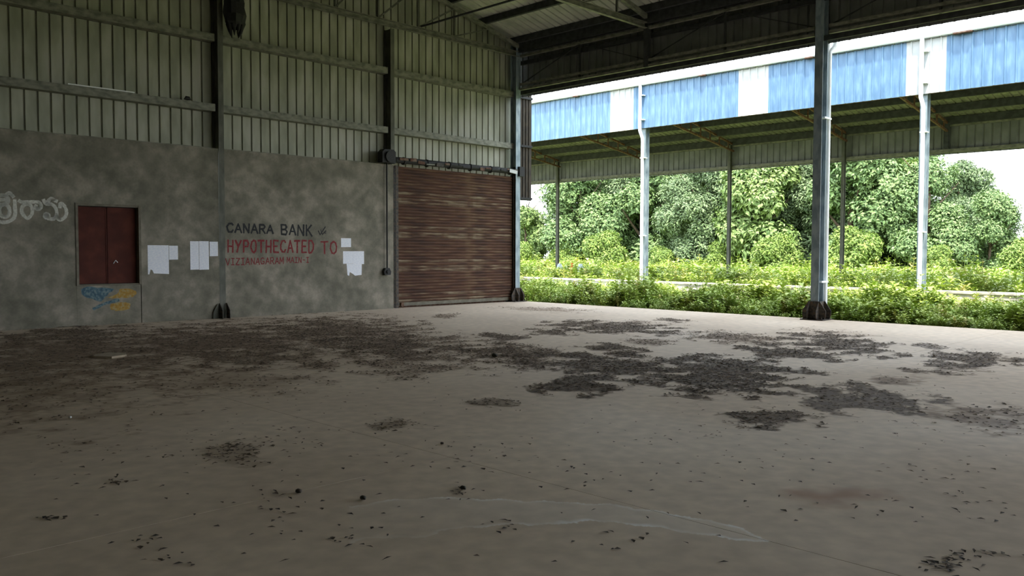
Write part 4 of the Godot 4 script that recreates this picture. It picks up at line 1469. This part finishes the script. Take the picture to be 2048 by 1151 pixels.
	for i in 10:
		var t := thing("shrub", "%s of the low shrubs at the foot of the trees, from the left" % shrub_names[i], "shrub", Vector3(27.2 + 0.6 * (i % 3), -0.2, -31.0 + 4.3 * i), "shrubs at the foot of the trees")
		t.rotation.y = i * 2.3
		t.scale = Vector3.ONE * (0.75 + 0.12 * (i % 4))
		var st := MB.new()
		for k in 4:
			st.tube([Vector3(0.05 * k - 0.1, 0, 0), Vector3(0.3 * cos(k * 1.6), 0.9, 0.3 * sin(k * 1.6))], [0.03, 0.012], 5)
		part("stems", st.mesh(), M.bark, t)
		var c := MultiMeshInstance3D.new()
		c.name = "foliage"
		c.multimesh = crowns[4]
		c.material_override = M.leaf
		c.set_meta("kind", "stuff")
		t.add_child(c)
		c.position.y = 0.2


func build_yard() -> void:
	var g := MB.new()
	g.box(Vector3(20, -0.35, -5), Vector3(260, 0.3, 260))
	single("ground", g.mesh(), M.soil, "", "", Vector3.ZERO, "", "structure")
	var p := MB.new()
	p.tube([Vector3(0, 0, 0), Vector3(0.02, 0.6, 0), Vector3(0, 1.25, 0.02)], [0.05, 0.05, 0.045], 8)
	single("orange_post", p.mesh(), M.orange, "short orange post standing in the weeds inside the shed", "post", Vector3(12.0, -0.2, -8.0))
	for i in 2:
		var d := MB.new()
		d.tube([Vector3(0, 0, 0), Vector3(0, 0.03, 0), Vector3(0, 0.55, 0), Vector3(0, 1.05, 0), Vector3(0, 1.2, 0)], [0.14, 0.15, 0.16, 0.15, 0.08], 16)
		single("pale_drum", d.mesh(), M.pale_blue, ["pale blue drum in the weeds left of the orange post", "pale blue drum in the weeds right of the orange post"][i], "drum", Vector3(12.2, -0.2, [-8.95, -7.6][i]))


func _ready() -> void:
	rng.seed = 7
	var cam := Camera3D.new()
	cam.name = "camera"
	add_child(cam)
	cam.fov = 37.563
	cam.far = 400.0
	cam.position = Vector3(-19.292, 1.6, 18.931)
	cam.rotation = Vector3(deg_to_rad(-2.482), deg_to_rad(-45.254), deg_to_rad(0.168))
	cam.current = true
	var env := WorldEnvironment.new()
	env.name = "environment"
	var e := Environment.new()
	e.background_mode = Environment.BG_SKY
	var sm := ProceduralSkyMaterial.new()
	sm.sky_top_color = Color(0.86, 0.90, 0.95)
	sm.sky_horizon_color = Color(0.95, 0.97, 1.0)
	sm.sky_curve = 0.2
	sm.ground_bottom_color = Color(0.30, 0.33, 0.24)
	sm.ground_horizon_color = Color(0.50, 0.54, 0.46)
	sm.sky_energy_multiplier = 1.0
	var sky := Sky.new()
	sky.sky_material = sm
	e.sky = sky
	e.tonemap_mode = Environment.TONE_MAPPER_LINEAR
	e.tonemap_exposure = 6.4
	e.sdfgi_enabled = true
	e.ssao_enabled = true
	e.ssil_enabled = true
	env.environment = e
	add_child(env)
	var sun := DirectionalLight3D.new()
	sun.name = "sun"
	sun.light_energy = 0.55
	sun.light_color = Color(1.0, 0.97, 0.92)
	sun.light_angular_distance = 4.0
	sun.shadow_enabled = true
	add_child(sun)
	sun.look_at_from_position(Vector3(-4.0, 12.0, 3.0), Vector3.ZERO)
	make_materials()
	build_yard()
	build_floor()
	build_gable_wall()
	build_open_side()
	build_rest_of_shell()
	build_roof()
	build_columns()
	build_window()
	build_shutter()
	build_shed()
	build_trees()
	build_weeds()
	build_small_things()
	build_litter()
